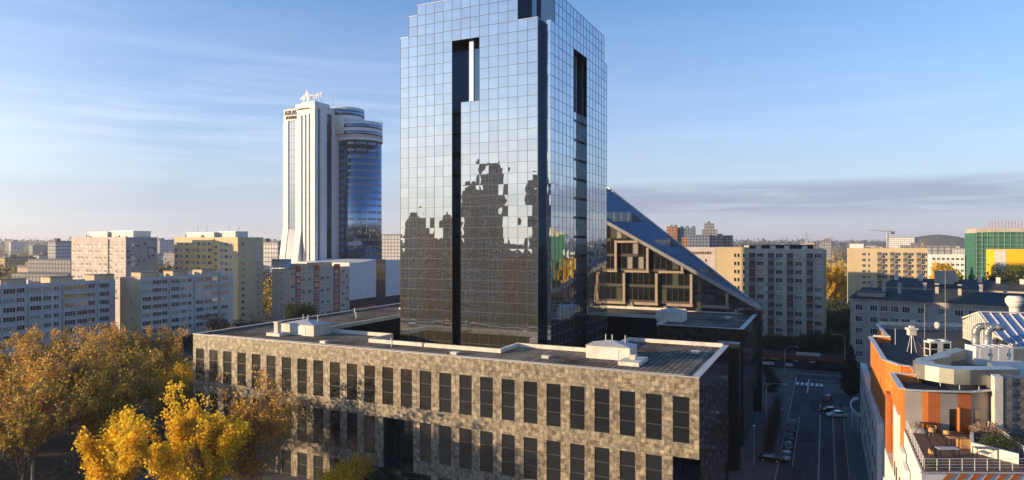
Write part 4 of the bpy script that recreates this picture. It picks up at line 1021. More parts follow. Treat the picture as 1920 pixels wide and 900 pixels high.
# ------------------------------------------------------------------ orange and white building with terrace (near right)
ob = thing('orange_clad_building', 'near right building clad in orange and white with black flat roof and a roof terrace', 'office building', (22, 0, 0))
def op(pts): return [(x-22, y) for x, y in pts]
ZR = 23.5
up = [(22.3, -.6), (24.5, -.4), (27, .4), (29.2, 1.5), (30.7, 3.1), (36, 5), (62, 12), (62, 78), (37.9, 65.7), (23.8, 62.5), (24.3, 42.6), (21.6, 42.6), (22, 19), (23.6, 15.2), (24.9, 15.5), (24.9, 8.8), (22.1, 8.6)]
# roof core below the cladding
MB().prism(op([(22.8, .3), (24.5, .3), (27, 1.0), (29.2, 2.1), (30.5, 3.6), (36, 5.6), (61, 12.6), (61, 77), (38, 65), (24.4, 61.9), (24.9, 42), (22.2, 42), (22.6, 19.2), (24, 15.8), (25.5, 15.8), (25.5, 8.4), (22.7, 8.2)]), 0, ZR-.8, mt=1).build('roof', [M['greyplast'], M['roofblack']], ob)
def wallrun(b, pts, z0, z1, th=.25, m=0):
    for (xa, ya), (xb, yb) in zip(pts[:-1], pts[1:]):
        d = Vector((xb-xa, yb-ya, 0)).normalized(); n = Vector((d.y, -d.x, 0))*th       # outward to the right of travel... kept inside
        b.prism([(xa, ya), (xb, yb), (xb-n.x, yb-n.y), (xa-n.x, ya-n.y)], z0, z1, m)
west = op([(23.8, 62.5), (24.3, 42.6), (21.6, 42.6), (22, 19), (23.6, 15.2), (24.9, 15.5), (24.9, 8.8), (22.1, 8.6), (22.3, -.6)])
b = MB(); wallrun(b, west, 12.5, ZR, -.3); b.build('orange_cladding', M['orange'], ob)
b = MB(); wallrun(b, west, ZR+.0, ZR+.12, -.62); b.build('roof_coping', M['coping'], ob)
# vertical strips: orange, rust and white down the west side
b = MB(); y = 62; rs = random.Random(31)
b.prism(op([(20.9, 70), (20.9, 20), (22, 19), (22, 70)]), 0, 14.5)
b.prism(op([(21.4, 20), (21.7, 1.5), (22.4, 1.5), (22.2, 20)]), 0, 12.4)
b.build('white_side_wall', M['plaster_white'], ob)
b = MB()
for (ya, yb, zt1) in ((6.4, 1.0, 20.2), (-.7, -3.5, 17.2), (-3.6, -7.0, 16.4)): b.prism(op([(21.75, ya), (21.75, yb), (22.1, yb), (22.1, ya)]), 0, zt1)
b.build('white_wavy_panels', M['plaster_white'], ob)
for ya, yb in ((15.5, 13.2), (25, 23.6), (33, 31.8)): MB().prism(op([(21.55, ya), (21.6, yb), (22.1, yb), (22.1, ya)]), 12.5, 20).build('rust_strip', M['orangedk'], ob)
winproto('slit', .5, 1.6, 1, frame='frame_g', glass='dkglass', sill=False)
it = [(-1.12, y, z, -math.pi/2, 'slit') for y in (66, 60, 52, 47, 41, 36, 30, 25) for z in (3, 7, 11)]+[(-.28, y, z, -math.pi/2, 'slit') for y in (-1.4, -4.6, 4.4, 2.2) for z in (5, 9, 12.4)]
it += [(.28, y, z, -math.pi/2, 'slit') for y in (-9, -12) for z in (8, 12)]
place_windows(ob, it)
# front wall of the upper storey over the terrace: grey, orange and rust fields
fr = op([(22.3, -.6), (23.9, -.5), (24.5, -.4), (25.7, 0), (27.3, .6), (27.35, .62), (28.7, 1.2), (30.7, 3.1), (36, 5), (62, 12)])
fmats = ['greyplast', 'orange', 'orangedk', 'greyplast', 'greyplast', 'orangedk', 'greyplast', 'greyplast', 'greyplast']
b = MB(); mats_ = ['greyplast', 'orange', 'orangedk']
for i, (p, q) in enumerate(zip(fr[:-1], fr[1:])):
    d = Vector((q[0]-p[0], q[1]-p[1], 0)).normalized(); n = Vector((d.y, -d.x, 0))*.25
    b.prism([p, q, (q[0]-n.x, q[1]-n.y), (p[0]-n.x, p[1]-n.y)], 19.1, ZR, mats_.index(fmats[i]))
b.build('panelled_front_wall', [M[k] for k in mats_], ob)
def obox(b, p, q, off_, th, z0, z1, m=0):
    d = Vector((q[0]-p[0], q[1]-p[1], 0)).normalized(); n = Vector((d.y, -d.x, 0))
    a0 = (p[0]+n.x*off_, p[1]+n.y*off_); a1 = (q[0]+n.x*off_, q[1]+n.y*off_)
    b.prism([a0, a1, (a1[0]+n.x*th, a1[1]+n.y*th), (a0[0]+n.x*th, a0[1]+n.y*th)], z0, z1, m)
b = MB(); wallrun(b, fr, ZR, ZR+.1, -.5); b.build('front_coping', M['coping'], ob)
d1 = MB(); obox(d1, (4.55, .32), (5.3, .6), .01, .06, 19.2, 21.6); d1.build('terrace_door', M['dkglass'], ob)
d1 = MB(); obox(d1, (7.0, 1.5), (7.8, 2.2), .01, .06, 19.2, 21.5); d1.build('terrace_window', M['dkglass'], ob)
d1 = MB(); obox(d1, (5.32, .6), (5.42, .63), .01, .35, 19.2, 21.8); d1.build('door_fin', M['orange'], ob)
# terrace deck and the wall below it
tp = op([(22.3, -.7), (22.35, -15.3), (38, -7.8), (42, 6.5), (30.7, 3.0), (24.5, -.5)])
MB().prism(tp, 18.99, 19.1).build('terrace_deck', M['wood'], ob)
MB().prism(op([(22.2, -.7), (22.2, -15.4), (38.3, -7.9), (43, 7), (30.7, 3.2), (24.5, -.3)]), 0, 18.98).build('lower_wall', M['plaster_white'], ob)
st = MB(); P0 = Vector((.18, -15.45, 0)); P1 = Vector((16.2, -7.98, 0)); dd = (P1-P0).normalized(); nn = Vector((dd.y, -dd.x, 0))*.05
for i in range(14):
    a = P0+dd*(i*1.2); c = a+dd*.62; s_ = dd*2.4
    st.quad(tuple(a+nn+Vector((0, 0, 16.2))), tuple(c+nn+Vector((0, 0, 16.2))), tuple(c+nn+s_+Vector((0, 0, 18.97))), tuple(a+nn+s_+Vector((0, 0, 18.97))))
st.build('diagonal_stripes', M['orangedk'], ob)
b = MB(); obox(b, (.05, -15.5), (16.3, -8.05), 0, .14, 18.985, 19.09); b.build('edge_trim', M['coping'], ob)
def railing(name, pts, label, z=19.15, h=1.05, bars=4, step=1.1, parent=ob):
    b = MB()
    for p, q in zip(pts[:-1], pts[1:]):
        p = Vector((p[0], p[1], z)); q = Vector((q[0], q[1], z)); n = max(1, int((q-p).length/step))
        for i in range(n+1):
            c = p.lerp(q, i/n); b.tube(c, c+Vector((0, 0, h)), .028, 5)
        for k in range(bars): zz = h*(k+1)/bars; b.tube(p+Vector((0, 0, zz)), q+Vector((0, 0, zz)), .03 if k == bars-1 else .014, 5)
    b.build(name, M['frame_w'], parent)
railing('terrace_railing', op([(22.4, -1.2), (22.45, -15.15), (37.9, -7.75)]), '')
railing('side_railing', op([(30.4, 2.2), (31.0, -2), (31.8, -9.5)]), '')
# quilted grey wall and link roof on the right
M['quilt'] = pm('quilted_panel', (.11, .115, .12), .55, .1, .8)
b = MB(); o0 = Vector((31.7-22, 1.3, 19.2)); du = Vector((.904, .428, 0))
for i in range(7):
    for k in range(5):
        c = o0+du*(i*1.5+.75)+Vector((0, 0, k*1.25+.62)); nrm = Vector((.428, -.904, 0))*.1; e = [c-du*.75, c-Vector((0, 0, .62)), c+du*.75, c+Vector((0, 0, .62))]
        for j in range(4): b.quad(tuple(e[j]), tuple(e[(j+1) % 4]), tuple(c+nrm))
b.build('quilted_wall', M['quilt'], ob)
b = MB(); b.prism([(9.6, 1.4), (10.2, 1.65), (20, 6.2), (20, 8), (9.6, 3.1)], 19.1, 25.2); b.build('stair_tower', M['quilt'], ob)
MB().prism([(8.75, .95), (9.55, 1.3), (9.55, 3.1), (8.75, 2.8)], 19.1, 25.3).build('pale_wall_end', M['parapet'], ob)
# roof edge at the far side, with brackets
MB().prism(op([(23.8, 62.6), (38, 65.8), (38, 65.3), (23.9, 62.1)]), ZR-.1, ZR+.55).build('back_parapet', M['parapet'], ob)
MB().prism(op([(24.2, 42.6), (21.7, 42.6), (21.7, 42.1), (24.2, 42.1)]), ZR+.13, ZR+.4).build('step_parapet', M['parapet'], ob)

# plant on the orange building's roof
def acunit(x, y, rz, label):
    t = thing('air_conditioning_unit', label, 'air conditioner', (x, y, ZR-.3), rz)
    b = MB()
    for a, c in ((0, 0), (2.9, 0), (0, 1.3), (2.9, 1.3)): b.box(a, a+.12, c, c+.12, 0, 2.1)
    for z in (.05, 1.1, 2.0): b.box(0, 3.02, 0, .08, z, z+.1).box(0, .08, .08, 1.42, z, z+.1)
    b.build('frame', M['hvac'], t); MB().box(.13, 1.1, .02, 1.38, .15, 2.0).box(1.9, 2.85, .02, 1.38, .15, 2.0).build('grille', M['black'], t)
    MB().box(1.12, 1.88, .0, 1.4, .15, 2.0).build('casing', M['hvac'], t)
    MB().box(-.05, 3.07, -.05, 1.47, 2.1, 2.25).build('top_panel', M['hvac'], t)
    for cx_ in (.75, 2.25): MB().cyl(cx_, .7, .62, 2.25, 2.5, 20).build('fan_ring', M['hvac'], t); MB().cyl(cx_, .7, .5, 2.5, 2.52, 16).build('fan', M['black'], t)
    return t
acunit(27.9, 26.0, R(25), 'white air conditioning unit with two round fans on the black roof')
t = thing('air_handling_unit', 'long white air handling unit with access doors on the near right roof', 'ventilation unit', (32.6, 21.5, ZR-.45), R(25))
MB().box(0, 5.0, 0, 2.2, .75, 2.6).build('casing', M['hvac'], t); MB().box(-.1, 6.0, -.1, 2.3, .2, .75).build('base', M['hvac'], t)
for x in (.5, 3.0): MB().box(x, x+1.3, -.05, -.005, .9, 2.4).build('access_door', M['frame_w'], t); MB().box(x+1.1, x+1.2, -.1, -.055, 1.4, 1.8).build('handle', M['black'], t)
for x in (0, 1.2, 2.4, 3.6, 4.8): MB().box(x, x+.12, -.03, 2.25, 2.6, 2.66).build('top_rib', M['frame_w'], t)
t = thing('ventilation_duct', 'big silver duct curving along the edge of the lower black roof', 'duct', (24.2, 8.0, ZR-.35))
b = MB(); pts = [(0, 2.6), (0, .6), (.9, -.7), (2.2, -1.7), (3.6, -2.2), (5.2, -1.9), (7.0, -.9), (8.5, 0), (10.5, 1.0)]
wd = [2.2, 2.2, 2.3, 2.4, 2.4, 2.4, 2.3, 2.2, 2.2]
o_ = [(p[0], p[1]) for p in pts]; 
inn = []
for i, p in enumerate(pts):
    a = Vector(pts[max(i-1, 0)]); c = Vector(pts[min(i+1, len(pts)-1)]); d = (c-a).normalized(); inn.append((p[0]-d.y*-1*wd[i]*-1 if False else p[0]+(-d.y)*wd[i], p[1]+d.x*wd[i]))
for i in range(len(pts)-1):
    z0, z1 = .15, 1.9
    A_, B_, C_, D_ = o_[i], o_[i+1], inn[i+1], inn[i]
    b.quad((*A_, z0), (*B_, z0), (*B_, z1), (*A_, z1), sm=True); b.quad((*C_, z0), (*D_, z0), (*D_, z1), (*C_, z1)); b.quad((*A_, z1), (*B_, z1), (*C_, z1), (*D_, z1)); b.quad((*D_, z0), (*C_, z0), (*B_, z0), (*A_, z0))
b.quad((*o_[0], z0), (*o_[0], z1), (*inn[0], z1), (*inn[0], z0)); b.quad((*o_[-1], z0), (*inn[-1], z0), (*inn[-1], z1), (*o_[-1], z1))
b.build('casing', M['galv'], t)
for x, y in ((.3, .2), (2.4, -1.2), (4.2, -1.8), (6.2, -1.0), (8.3, .3)): MB().cyl(x, y, .06, -.7, .2, 6).build('leg', M['coping'], t)
t = thing('ventilation_duct', 'square grey duct stepping down from the white unit on the near right roof', 'duct', (26.0, 15.6, ZR-.5))
b = MB(); b.prism([(0, 0), (3.2, 1.4), (2.4, 3.4), (-.8, 2)], 0, [1.2, 1.9, 1.9, 1.2]); b.prism([(2.6, 4.6), (5.4, 5.8), (4.6, 7.6), (1.8, 6.4)], 0, [1.3, 2.2, 2.2, 1.3]); b.build('casing', M['galv'], t)
t = thing('ventilation_duct', 'long grey box duct at the right edge of the picture', 'duct', (36.2, 23.2, ZR+.0), R(25))
MB().box(0, 12, 0, 2.0, 0, 1.9).build('casing', M['galv'], t)
for x in (1, 4, 7, 10): MB().box(x, x+.1, .3, .4, -1.1, 0).box(x, x+.1, 1.6, 1.7, -1.1, 0).build('leg', M['coping'], t)
t = thing('ventilation_duct', 'sloping grey sheet duct roof over the link beside the quilted wall', 'duct', (31.5, 6.5, ZR-.5), R(25))
MB().prism([(0, 0), (3, 0), (3, 3), (0, 3)], 0, [1.3, 1.3, 1.9, 1.9]).prism([(3.02, -.4), (12, -.4), (12, 5), (3.02, 5)], 0, [1.0, 1.0, 2.2, 2.2]).build('casing', M['galv'], t)
# curved twin flues beside the glass gable
for i, (x, y, lab) in enumerate(((34.6, 33.4, 'left of two fat silver pipes bending into the glass gable'), (35.9, 32.6, 'right of two fat silver pipes bending into the glass gable'))):
    t = thing('bent_flue', lab, 'flue', (x, y, ZR-.2))
    pts = [(0, 0, 0), (0, 0, 2.9)]+[(.95*(1-math.cos(a))*.9, .95*(1-math.cos(a))*.43, 2.9+.95*math.sin(a)) for a in np.linspace(.3, math.pi/2, 5)]+[(2.0, .95, 3.85)]
    b = MB(); b.path(pts, .52, 14); 
    for p in pts[1:-1]: b.dome(p, .53, 14, 3, full=True)
    b.build('pipe', M['galv'], t)
    b = MB()
    for z in np.arange(.4, 2.9, .5): b.cyl(0, 0, .55, z, z+.05, 14)
    b.build('collar', M['coping'], t)
# glass gabled rooflight
gh = thing('glass_gable_rooflight', 'cream framed glass gable with a long ribbed glass roof at the right edge', 'rooflight', (36.8, 43.8, ZR-.3), 0)
ux = Vector((.985, .17, 0)); vx = Vector((-.17, .985, 0))
def G(a, c, z): q = ux*a+vx*c; return (q.x, q.y, z)
# gable faces the camera's left; ridge runs to the right
gy0, gy1, gym = -9.4, 6.6, 0.2
M['greenglass'] = mirror('rooflight_glass', (.75, .8, .9), (.05, .055, .05), .38, .06, .004, .5)
b = MB(); b.quad(G(0, gy1, 0), G(0, gy0+3.2, 0), G(0, gy0+3.2, 2.2), G(0, gym, 5.0), G(0, gy1, 3.4)); b.quad(G(0, gy0+3.2, 0), G(2.4, gy0, 0), G(2.4, gy0, .4), G(0, gy0+3.2, 2.2)); b.build('gable_glass', M['greenglass'], gh)
b = MB(); b.quad(G(0, gym, 5.02), G(0, gy0+3.2, 2.25), G(14, gy0+3.2, 2.25), G(14, gym, 5.02)); b.quad(G(0, gy1, 3.4), G(0, gym, 5.02), G(14, gym, 5.02), G(14, gy1, 3.4)); b.quad(G(0, gy0+3.2, 2.2), G(2.4, gy0, .4), G(14, gy0, .4), G(14, gy0+3.2, 2.2))
b.build('glass_roof', mirror('blue_grey_rooflight', (.7, .78, .95), (.1, .14, .22), .3, .15), gh)
b = MB()
def gb(p, q, w=.12): b.bar(p, q, w, w)
def topz(c): return 5.0-(gym-c)*(2.8/(gym-gy0-3.2)) if c < gym else 5.0-(c-gym)*1.9/(gy1-gym)
c = gy0+3.2
while c < gy1+.1: gb(G(-.06, c, 0), G(-.06, c, topz(c)), .13); c += .78
for z in (.1, 1.5, 3.0): gb(G(-.06, gy0+3.2 if z < 2.2 else gy0+5.2, z), G(-.06, gy1, z), .1)
gb(G(-.08, gym, 5.05), G(-.08, gy0+3.2, 2.25), .22); gb(G(-.08, gy1, 3.45), G(-.08, gym, 5.05), .22); gb(G(-.08, gy0+3.2, 2.25), G(2.4, gy0, .42), .2); gb(G(-.08, gy0+3.2, .1), G(2.4, gy0, .1), .16)
for f in (.33, .66): gb(G(2.4*f, gy0+3.2-3.2*f, 0), G(2.4*f, gy0+3.2-3.2*f, 2.2-1.8*f), .12)
b.build('cream_frame', M['parapet'], gh)
b = MB()
for a in np.arange(.3, 14, 1.35): b.bar(G(a, gym, 5.12), G(a, gy0+3.2, 2.35), .12, .12); b.bar(G(a, gy0+3.2, 2.33), G(a+1, gy0, .5), .1, .1); b.bar(G(a, gy1, 3.5), G(a, gym, 5.12), .12, .12)
b.build('roof_ribs', M['frame_w'], gh)
MB().bar(G(0, gym, 5.2), G(14, gym, 5.2), .35, .15).build('ridge_cap', M['coping'], gh)
t = thing('roof_cowl', 'cream bottle shaped cowl standing behind the glass roof', 'vent', (42.5, 48.5, ZR))
MB().cyl(0, 0, .75, 0, 5.4, 14).build('stem', M['parapet'], t); MB().cyl(0, 0, .8, 5.4, 6.3, 14, r2=1.3).cyl(0, 0, 1.3, 6.3, 6.9, 14).cyl(0, 0, 1.3, 6.9, 7.3, 14, r2=.9).build('cap', M['parapet'], t)
# tripod mast with white housing, thin aerial, stub poles
t = thing('camera_mast', 'weather-stained box on a three legged lattice stand on the black roof', 'mast', (26.0, 29.6, ZR-.3), R(20))
for a in range(3): MB().tube((.7*math.cos(a*2.1), .7*math.sin(a*2.1), 0), (.15*math.cos(a*2.1), .15*math.sin(a*2.1), 2.6), .04, 5).build('leg', M['coping'], t)
MB().box(-.5, .5, -.4, .4, 2.6, 3.4).box(-.7, .7, -.55, .55, 3.4, 3.7).build('housing', M['parapet'], t); MB().box(-.3, .3, -.25, .25, 3.7, 4.0).build('cap', M['parapet'], t)
MB().tube((2.3, 1.2, 0), (.2, .1, 3.2), .03, 5).build('guy_wire', M['coping'], t)
tag(MB().tube((0, 0, 0), (0, 0, 12), .035, 6, r2=.015).build('aerial_pole', M['coping']), 'tall thin aerial rising from the far edge of the black roof', 'aerial').location = (32.4, 45.2, ZR-.3)
tag(MB().tube((0, 0, 0), (0, 0, 6), .03, 6, r2=.015).build('aerial_pole', M['coping']), 'shorter aerial left of the tall thin one on the black roof', 'aerial').location = (29.6, 46.5, ZR-.3)
tag(MB().tube((0, 0, 0), (0, 0, 2.6), .045, 6).build('aerial_pole', M['coping']), 'short bare post near the left side of the black roof', 'aerial').location = (24.5, 37, ZR-.3)
for i, (x, y, lab) in enumerate(((33.0, 55.5, 'round grey drum fan on the back parapet nearer the glass gable'), (29.2, 56.8, 'round grey drum fan on the back parapet nearer the roof middle'))):
    t = thing('drum_fan', lab, 'fan', (x, y+3, ZR+.1), R(25)); MB().tube((-.2, 0, .7), (.3, 0, .7), .6, 16).build('housing', M['coping'], t); MB().box(-.15, .2, -.4, .4, 0, .25).build('foot', M['galv'], t)
# curved white canopy on the pavement side
t = thing('curved_canopy', 'curved white canopy edge at the foot of the white side wall', 'canopy', (20.9, 72, 0))
b = MB(); n = 14
for i in range(n):
    a0 = math.pi/2+math.pi*i/n; a1 = math.pi/2+math.pi*(i+1)/n; f = lambda a, r, z: (r*math.cos(a)*.5, r*math.sin(a)*2.2, z)
    b.quad(f(a0, 3.6, 5.2), f(a1, 3.6, 5.2), f(a1, 3.6, 4.6), f(a0, 3.6, 4.6)); b.quad(f(a0, 3.6, 5.2), f(a0, 3.2, 5.2), f(a1, 3.2, 5.2), f(a1, 3.6, 5.2)); b.quad(f(a0, 3.2, 5.2), f(a0, 3.2, 4.6), f(a1, 3.2, 4.6), f(a1, 3.2, 5.2))
b.build('rim', M['frame_w'], t)
MB().prism([(3.2*math.cos(math.pi/2+math.pi*i/12)*.5, 3.2*math.sin(math.pi/2+math.pi*i/12)*2.2) for i in range(13)], 4.6, 4.75).build('roof', M['roofblack'], t)
for y in (-5, 0, 5): MB().cyl(-.5 if y else -1.4, y, .12, 0, 4.6, 8).build('post', M['frame_w'], t)
# terrace furniture
ZT_ = 19.12
def bar_table(x, y, rz, l, label, top='hvac'):
    t = thing('terrace_table', label, 'table', (x, y, ZT_), rz); h = 1.0
    MB().box(0, l, 0, .8, h-.05, h).build('tabletop', M[top], t)
    for a, c in ((.03, .03), (l-.09, .03), (.03, .71), (l-.09, .71)): MB().box(a, a+.06, c, c+.06, 0, h-.05).build('leg', M['black'], t)
    return t
bar_table(24.2, -11.0, R(25), 1.9, 'high grey topped table at the front railing, nearer the terrace corner', 'coping')
bar_table(27.4, -9.3, R(22), 2.0, 'high dark topped table beside the white planter wall', 'steel')
bar_table(25.7, -6.5, R(25), .9, 'small square high table by the slatted wooden bench end', 'woodlight')
bar_table(24.0, -.9-.6, R(25), 1.5, 'dark table between the wicker chairs by the panelled wall', 'black')
ch0 = None
def chair(x, y, rz, label):
    global ch0
    if ch0: 
        c = copy_tree(ch0, (x, y, ZT_), rz, label, 'wicker chairs on the terrace'); return c
    t = thing('wicker_chair', label, 'chair', (x, y, ZT_), rz, 'wicker chairs on the terrace')
    MB().prism([(.28*math.cos(a)*1.05, .28*math.sin(a)) for a in np.linspace(0, 6.28, 13)[:-1]], .4, .47).build('seat', M['woodlight'], t)
    b = MB(); 
    for i in range(9):
        a0 = -.3+i*(math.pi+.6)/9; a1 = a0+(math.pi+.6)/9; h0 = .72+.16*math.sin((a0)); h1 = .72+.16*math.sin(a1)
        p0 = (.33*math.cos(a0), .33*math.sin(a0)); p1 = (.33*math.cos(a1), .33*math.sin(a1)); r0 = (p0[0]*.9, p0[1]*.9); r1 = (p1[0]*.9, p1[1]*.9)
        b.prism([p0, p1, r1, r0], .42, [h0, h1, h1, h0])
    b.build('backrest', M['woodlight'], t)
    for a in (.8, 2.3, 3.9, 5.5): MB().tube((.3*math.cos(a), .3*math.sin(a), 0), (.22*math.cos(a), .22*math.sin(a), .42), .02, 5).build('leg', M['black'], t)
    ch0 = t; return t
chair(24.6, -2.2, R(160), 'wicker chair left of the terrace door, left one of the near pair')
chair(25.9, -2.6, R(170), 'wicker chair nearest the terrace door, right one of the near pair')
chair(24.9, -.9, R(20), 'wicker chair on the wall side of the dark table, tipped towards the door')
chair(23.6, -10.6, R(80), 'wicker chair alone at the front railing beside the high grey table')
t = thing('planter_wall', 'white planter wall edging the terrace with shrubs behind it', 'planter', (28.0, -2.9, ZT_))
MB().prism([(-.7, -3.9), (-.4, -3.8), (.2, 0), (-.1, 0)], 0, .95).prism([(-.7, -4.2), (2.6, -6.5), (2.7, -6.2), (-.4, -3.9)], 0, .95).build('wall', M['parapet'], t)
MB().prism([(-.38, -3.85), (2.7, -6.1), (2.9, 2.6), (.6, 4.6), (.22, 0)], 0, .8).build('soil', M['soil'], t)
t = thing('wooden_bench', 'slatted wooden bench box at the end of the white planter wall', 'bench', (26.6, -6.2, ZT_), R(20))
for i in range(5): MB().box(0, .9, 0, .9, .02+i*.19, .17+i*.19).build('slat', M['woodlight'], t)
t = thing('concrete_planter', 'grey boulder-like planter with dry grass at the left end of the terrace', 'planter', (22.7, -1.9, ZT_))
MB().dome((.8, .5, .0), .8, 12, 4, sc=(1.1, .6, .7)).build('pot', M['greyplast'], t)
b = MB(); rs = random.Random(8)
for i in range(120):
    a = rs.uniform(0, 6.28); r_ = rs.uniform(0, .4); x, y = .8+r_*math.cos(a), .5+r_*.6*math.sin(a); l = rs.uniform(.3, .7); q = (x+rs.uniform(-.3, .3), y+rs.uniform(-.3, .3), .5+l)
    b.quad((x, y, .4), (x+.03, y, .4), q)
b.build('dry_grass', M['twig'], t)

# ------------------------------------------------------------------ trees
def mesh_np(name, verts, faces, mats, midx=None, smooth=False):
    me = bpy.data.meshes.new(name); nf = len(faces); k = faces.shape[1]
    me.vertices.add(len(verts)); me.vertices.foreach_set('co', np.asarray(verts, np.float32).ravel())
    me.loops.add(nf*k); me.loops.foreach_set('vertex_index', np.asarray(faces, np.int32).ravel())
    me.polygons.add(nf); me.polygons.foreach_set('loop_start', np.arange(0, nf*k, k, dtype=np.int32))
    me.polygons.foreach_set('loop_total', np.full(nf, k, np.int32))
    for m in mats: me.materials.append(m)
    if midx is not None: me.polygons.foreach_set('material_index', np.asarray(midx, np.int32))
    me.update(calc_edges=True); return me
def leaf_quads(P, size, rg, aspect=.7):
    """one small folded-free quad per point, randomly turned"""
    n = len(P); d = rg.normal(size=(n, 3)); d /= np.linalg.norm(d, axis=1)[:, None]; e = rg.normal(size=(n, 3)); e -= (e*d).sum(1)[:, None]*d; e /= np.linalg.norm(e, axis=1)[:, None]
    s = size*rg.uniform(.6, 1.3, n)[:, None]; a = d*s*.5; b = e*s*.5*aspect
    V = np.stack([P-a, P-b*1.0, P+a, P+b*1.0], 1).reshape(-1, 3); Fq = np.arange(4*n).reshape(n, 4); return V, Fq
def grow(rg, height, trunk_h, spread, upright, levels=3, nlimb=7, r0=.3, first=.15):
    """skeleton segments (p, q, ra, rb) and twig points"""
    segs = []; tips = []
    def branch(p, d, L_, r, lev):
        n = 3 if lev else 4; q = p
        for i in range(n):
            d2 = d+rg.normal(size=3)*.13; d2[2] += upright*.10; d2 /= np.linalg.norm(d2); q2 = q+d2*L_/n; rr = r*(1-(i+1)/n*.55)
            segs.append((q, q2, r*(1-i/n*.55), rr)); 
            if lev < levels:
                for _ in range(2 if lev else (0 if i == 0 else 2)):
                    a = rg.uniform(0, 2*math.pi); side = np.array([math.cos(a), math.sin(a), 0]); nd = d2*rg.uniform(.5, .9)+side*rg.uniform(.45, .85)*spread; nd[2] += .15+upright*.3; nd /= np.linalg.norm(nd)
                    branch(q2, nd, L_*rg.uniform(.42, .62), rr*.62, lev+1)
            else: tips.append(q2); tips.append((q+q2)/2)
            d = d2; q = q2
        tips.append(q)
    top = np.array([0, 0, trunk_h]); segs.append((np.zeros(3), top, r0, r0*.8))
    for i in range(nlimb):
        a = 2*math.pi*i/nlimb+rg.uniform(-.4, .4); t = rg.uniform(.05, 1)
        d = np.array([math.cos(a)*spread*t, math.sin(a)*spread*t, 1.0+upright]); d /= np.linalg.norm(d)
        branch(top-np.array([0, 0, rg.uniform(0, trunk_h*first)]), d, (height-trunk_h)*rg.uniform(.55, .78), r0*.55, 1)
    return segs, np.array(tips)
def make_tree(name, label, cat, seed, height, trunk_h, spread, upright, leaf, leafsize, per_tip, jitter, barkm='bark', nlimb=7, keep=1.0, r0=.3, gx=0.0, twigs=0, maxr=None, levels=3):
    rg = np.random.default_rng(seed); segs, tips = grow(rg, height, trunk_h, spread, upright, levels, nlimb, r0)
    t = thing(name, label, cat)
    zs = height/max(tips[:, 2].max(), 1); tips = tips*np.array([1, 1, zs])
    if maxr:
        rr = np.percentile(np.hypot(tips[:, 0], tips[:, 1]), 95); k = maxr/rr; tips = tips*np.array([k, k, 1])
    else: k = 1
    b = MB()
    for p, q, ra, rb in segs:
        sc = np.array([k, k, zs]); 
        if ra > .016: b.tube(tuple(p*sc), tuple(q*sc), max(ra, .025), 5 if ra > .06 else 3, 0, max(rb, .015), cap=False)
    b.build('trunk', M[barkm], t)
    # whole sprays are kept or dropped so that the crown has holes
    g = np.sin(tips[:, 0]*1.1+seed)+np.sin(tips[:, 1]*1.3+seed*2)+np.sin(tips[:, 2]*.9+seed*3)+rg.normal(0, .5, len(tips))
    tips = tips[g > np.quantile(g, 1-keep)] if keep < 1 else tips
    P = np.repeat(tips, per_tip, 0)+rg.normal(size=(len(tips)*per_tip, 3))*jitter
    V, Fq = leaf_quads(P, leafsize, rg)
    link('crown', mesh_np('crown', V, Fq, [M[leaf]]), t)
    if twigs:
        T_ = np.repeat(tips, twigs, 0); d = rg.normal(size=T_.shape)*.5; d[:, 2] = np.abs(d[:, 2])+.5; d /= np.linalg.norm(d, axis=1)[:, None]; Lq = rg.uniform(.5, 1.3, len(T_))[:, None]
        w = np.cross(d, rg.normal(size=T_.shape)); w /= np.linalg.norm(w, axis=1)[:, None]
        V = np.stack([T_-w*.018, T_+w*.018, T_+d*Lq], 1).reshape(-1, 3); link('twigs', mesh_np('twigs', V, np.arange(len(V)).reshape(-1, 3), [M['twig']]), t)
    return t
GA = 'autumn trees in the wooded strip left of the stone block'
# the golden tree in front, and its sparser neighbours against the facade
ya = make_tree('golden_tree', 'bright golden tree in the foreground before the left end of the stone block', 'tree', 3, 19.2, 1.2, .7, .9, 'yellowleaf', .42, 20, .36, 'barkpale', nlimb=14, keep=.55, r0=.34, maxr=6.6)
ya.location = (-65.0, -21.6, 0)
y2 = make_tree('golden_tree', 'smaller golden tree low down left of the bright foreground one', 'tree', 9, 15.2, 1.0, .8, .6, 'yellowleaf', .48, 17, .42, 'barkpale', nlimb=9, keep=.5, r0=.24, maxr=4.2)
y2.location = (-77.3, -24.5, 0)
y3 = make_tree('thinning_tree', 'copper leaved tree with pale bare twigs against the stone facade', 'tree', 14, 18.3, 1.0, .8, .7, 'orangeleaf', .42, 8, .45, 'barkpale', nlimb=12, keep=.45, r0=.26, maxr=6.6, twigs=6)
y3.location = (-65.3, -10.6, 0); y3.scale = (1.08, 1.08, 1.08)
y4 = make_tree('thinning_tree', 'low copper leaved tree at the bottom edge before the stone facade', 'tree', 21, 6.6, 1.5, .9, .4, 'yellowleaf', .3, 10, .4, 'barkpale', nlimb=8, keep=.7, r0=.15, maxr=3.5, twigs=2)
y4.location = (-51.5, -6.5, 0)
y5 = make_tree('golden_tree', 'golden tree with bare grey top just left of the stone block corner', 'tree', 33, 15.5, 3, .7, .6, 'yellowleaf', .34, 15, .5, 'barkpale', nlimb=9, keep=.75, r0=.25, maxr=4.6)
y5.location = (-103.5, 8.5, 0)
y6 = make_tree('bare_tree', 'nearly bare brown tree rising behind the golden tree at the block corner', 'tree', 35, 21, 4, .7, .6, 'brownleaf', .22, 2, .5, 'barkpale', nlimb=9, keep=.6, r0=.25, maxr=5.0, twigs=7)
y6.location = (-113.5, 24, 0)
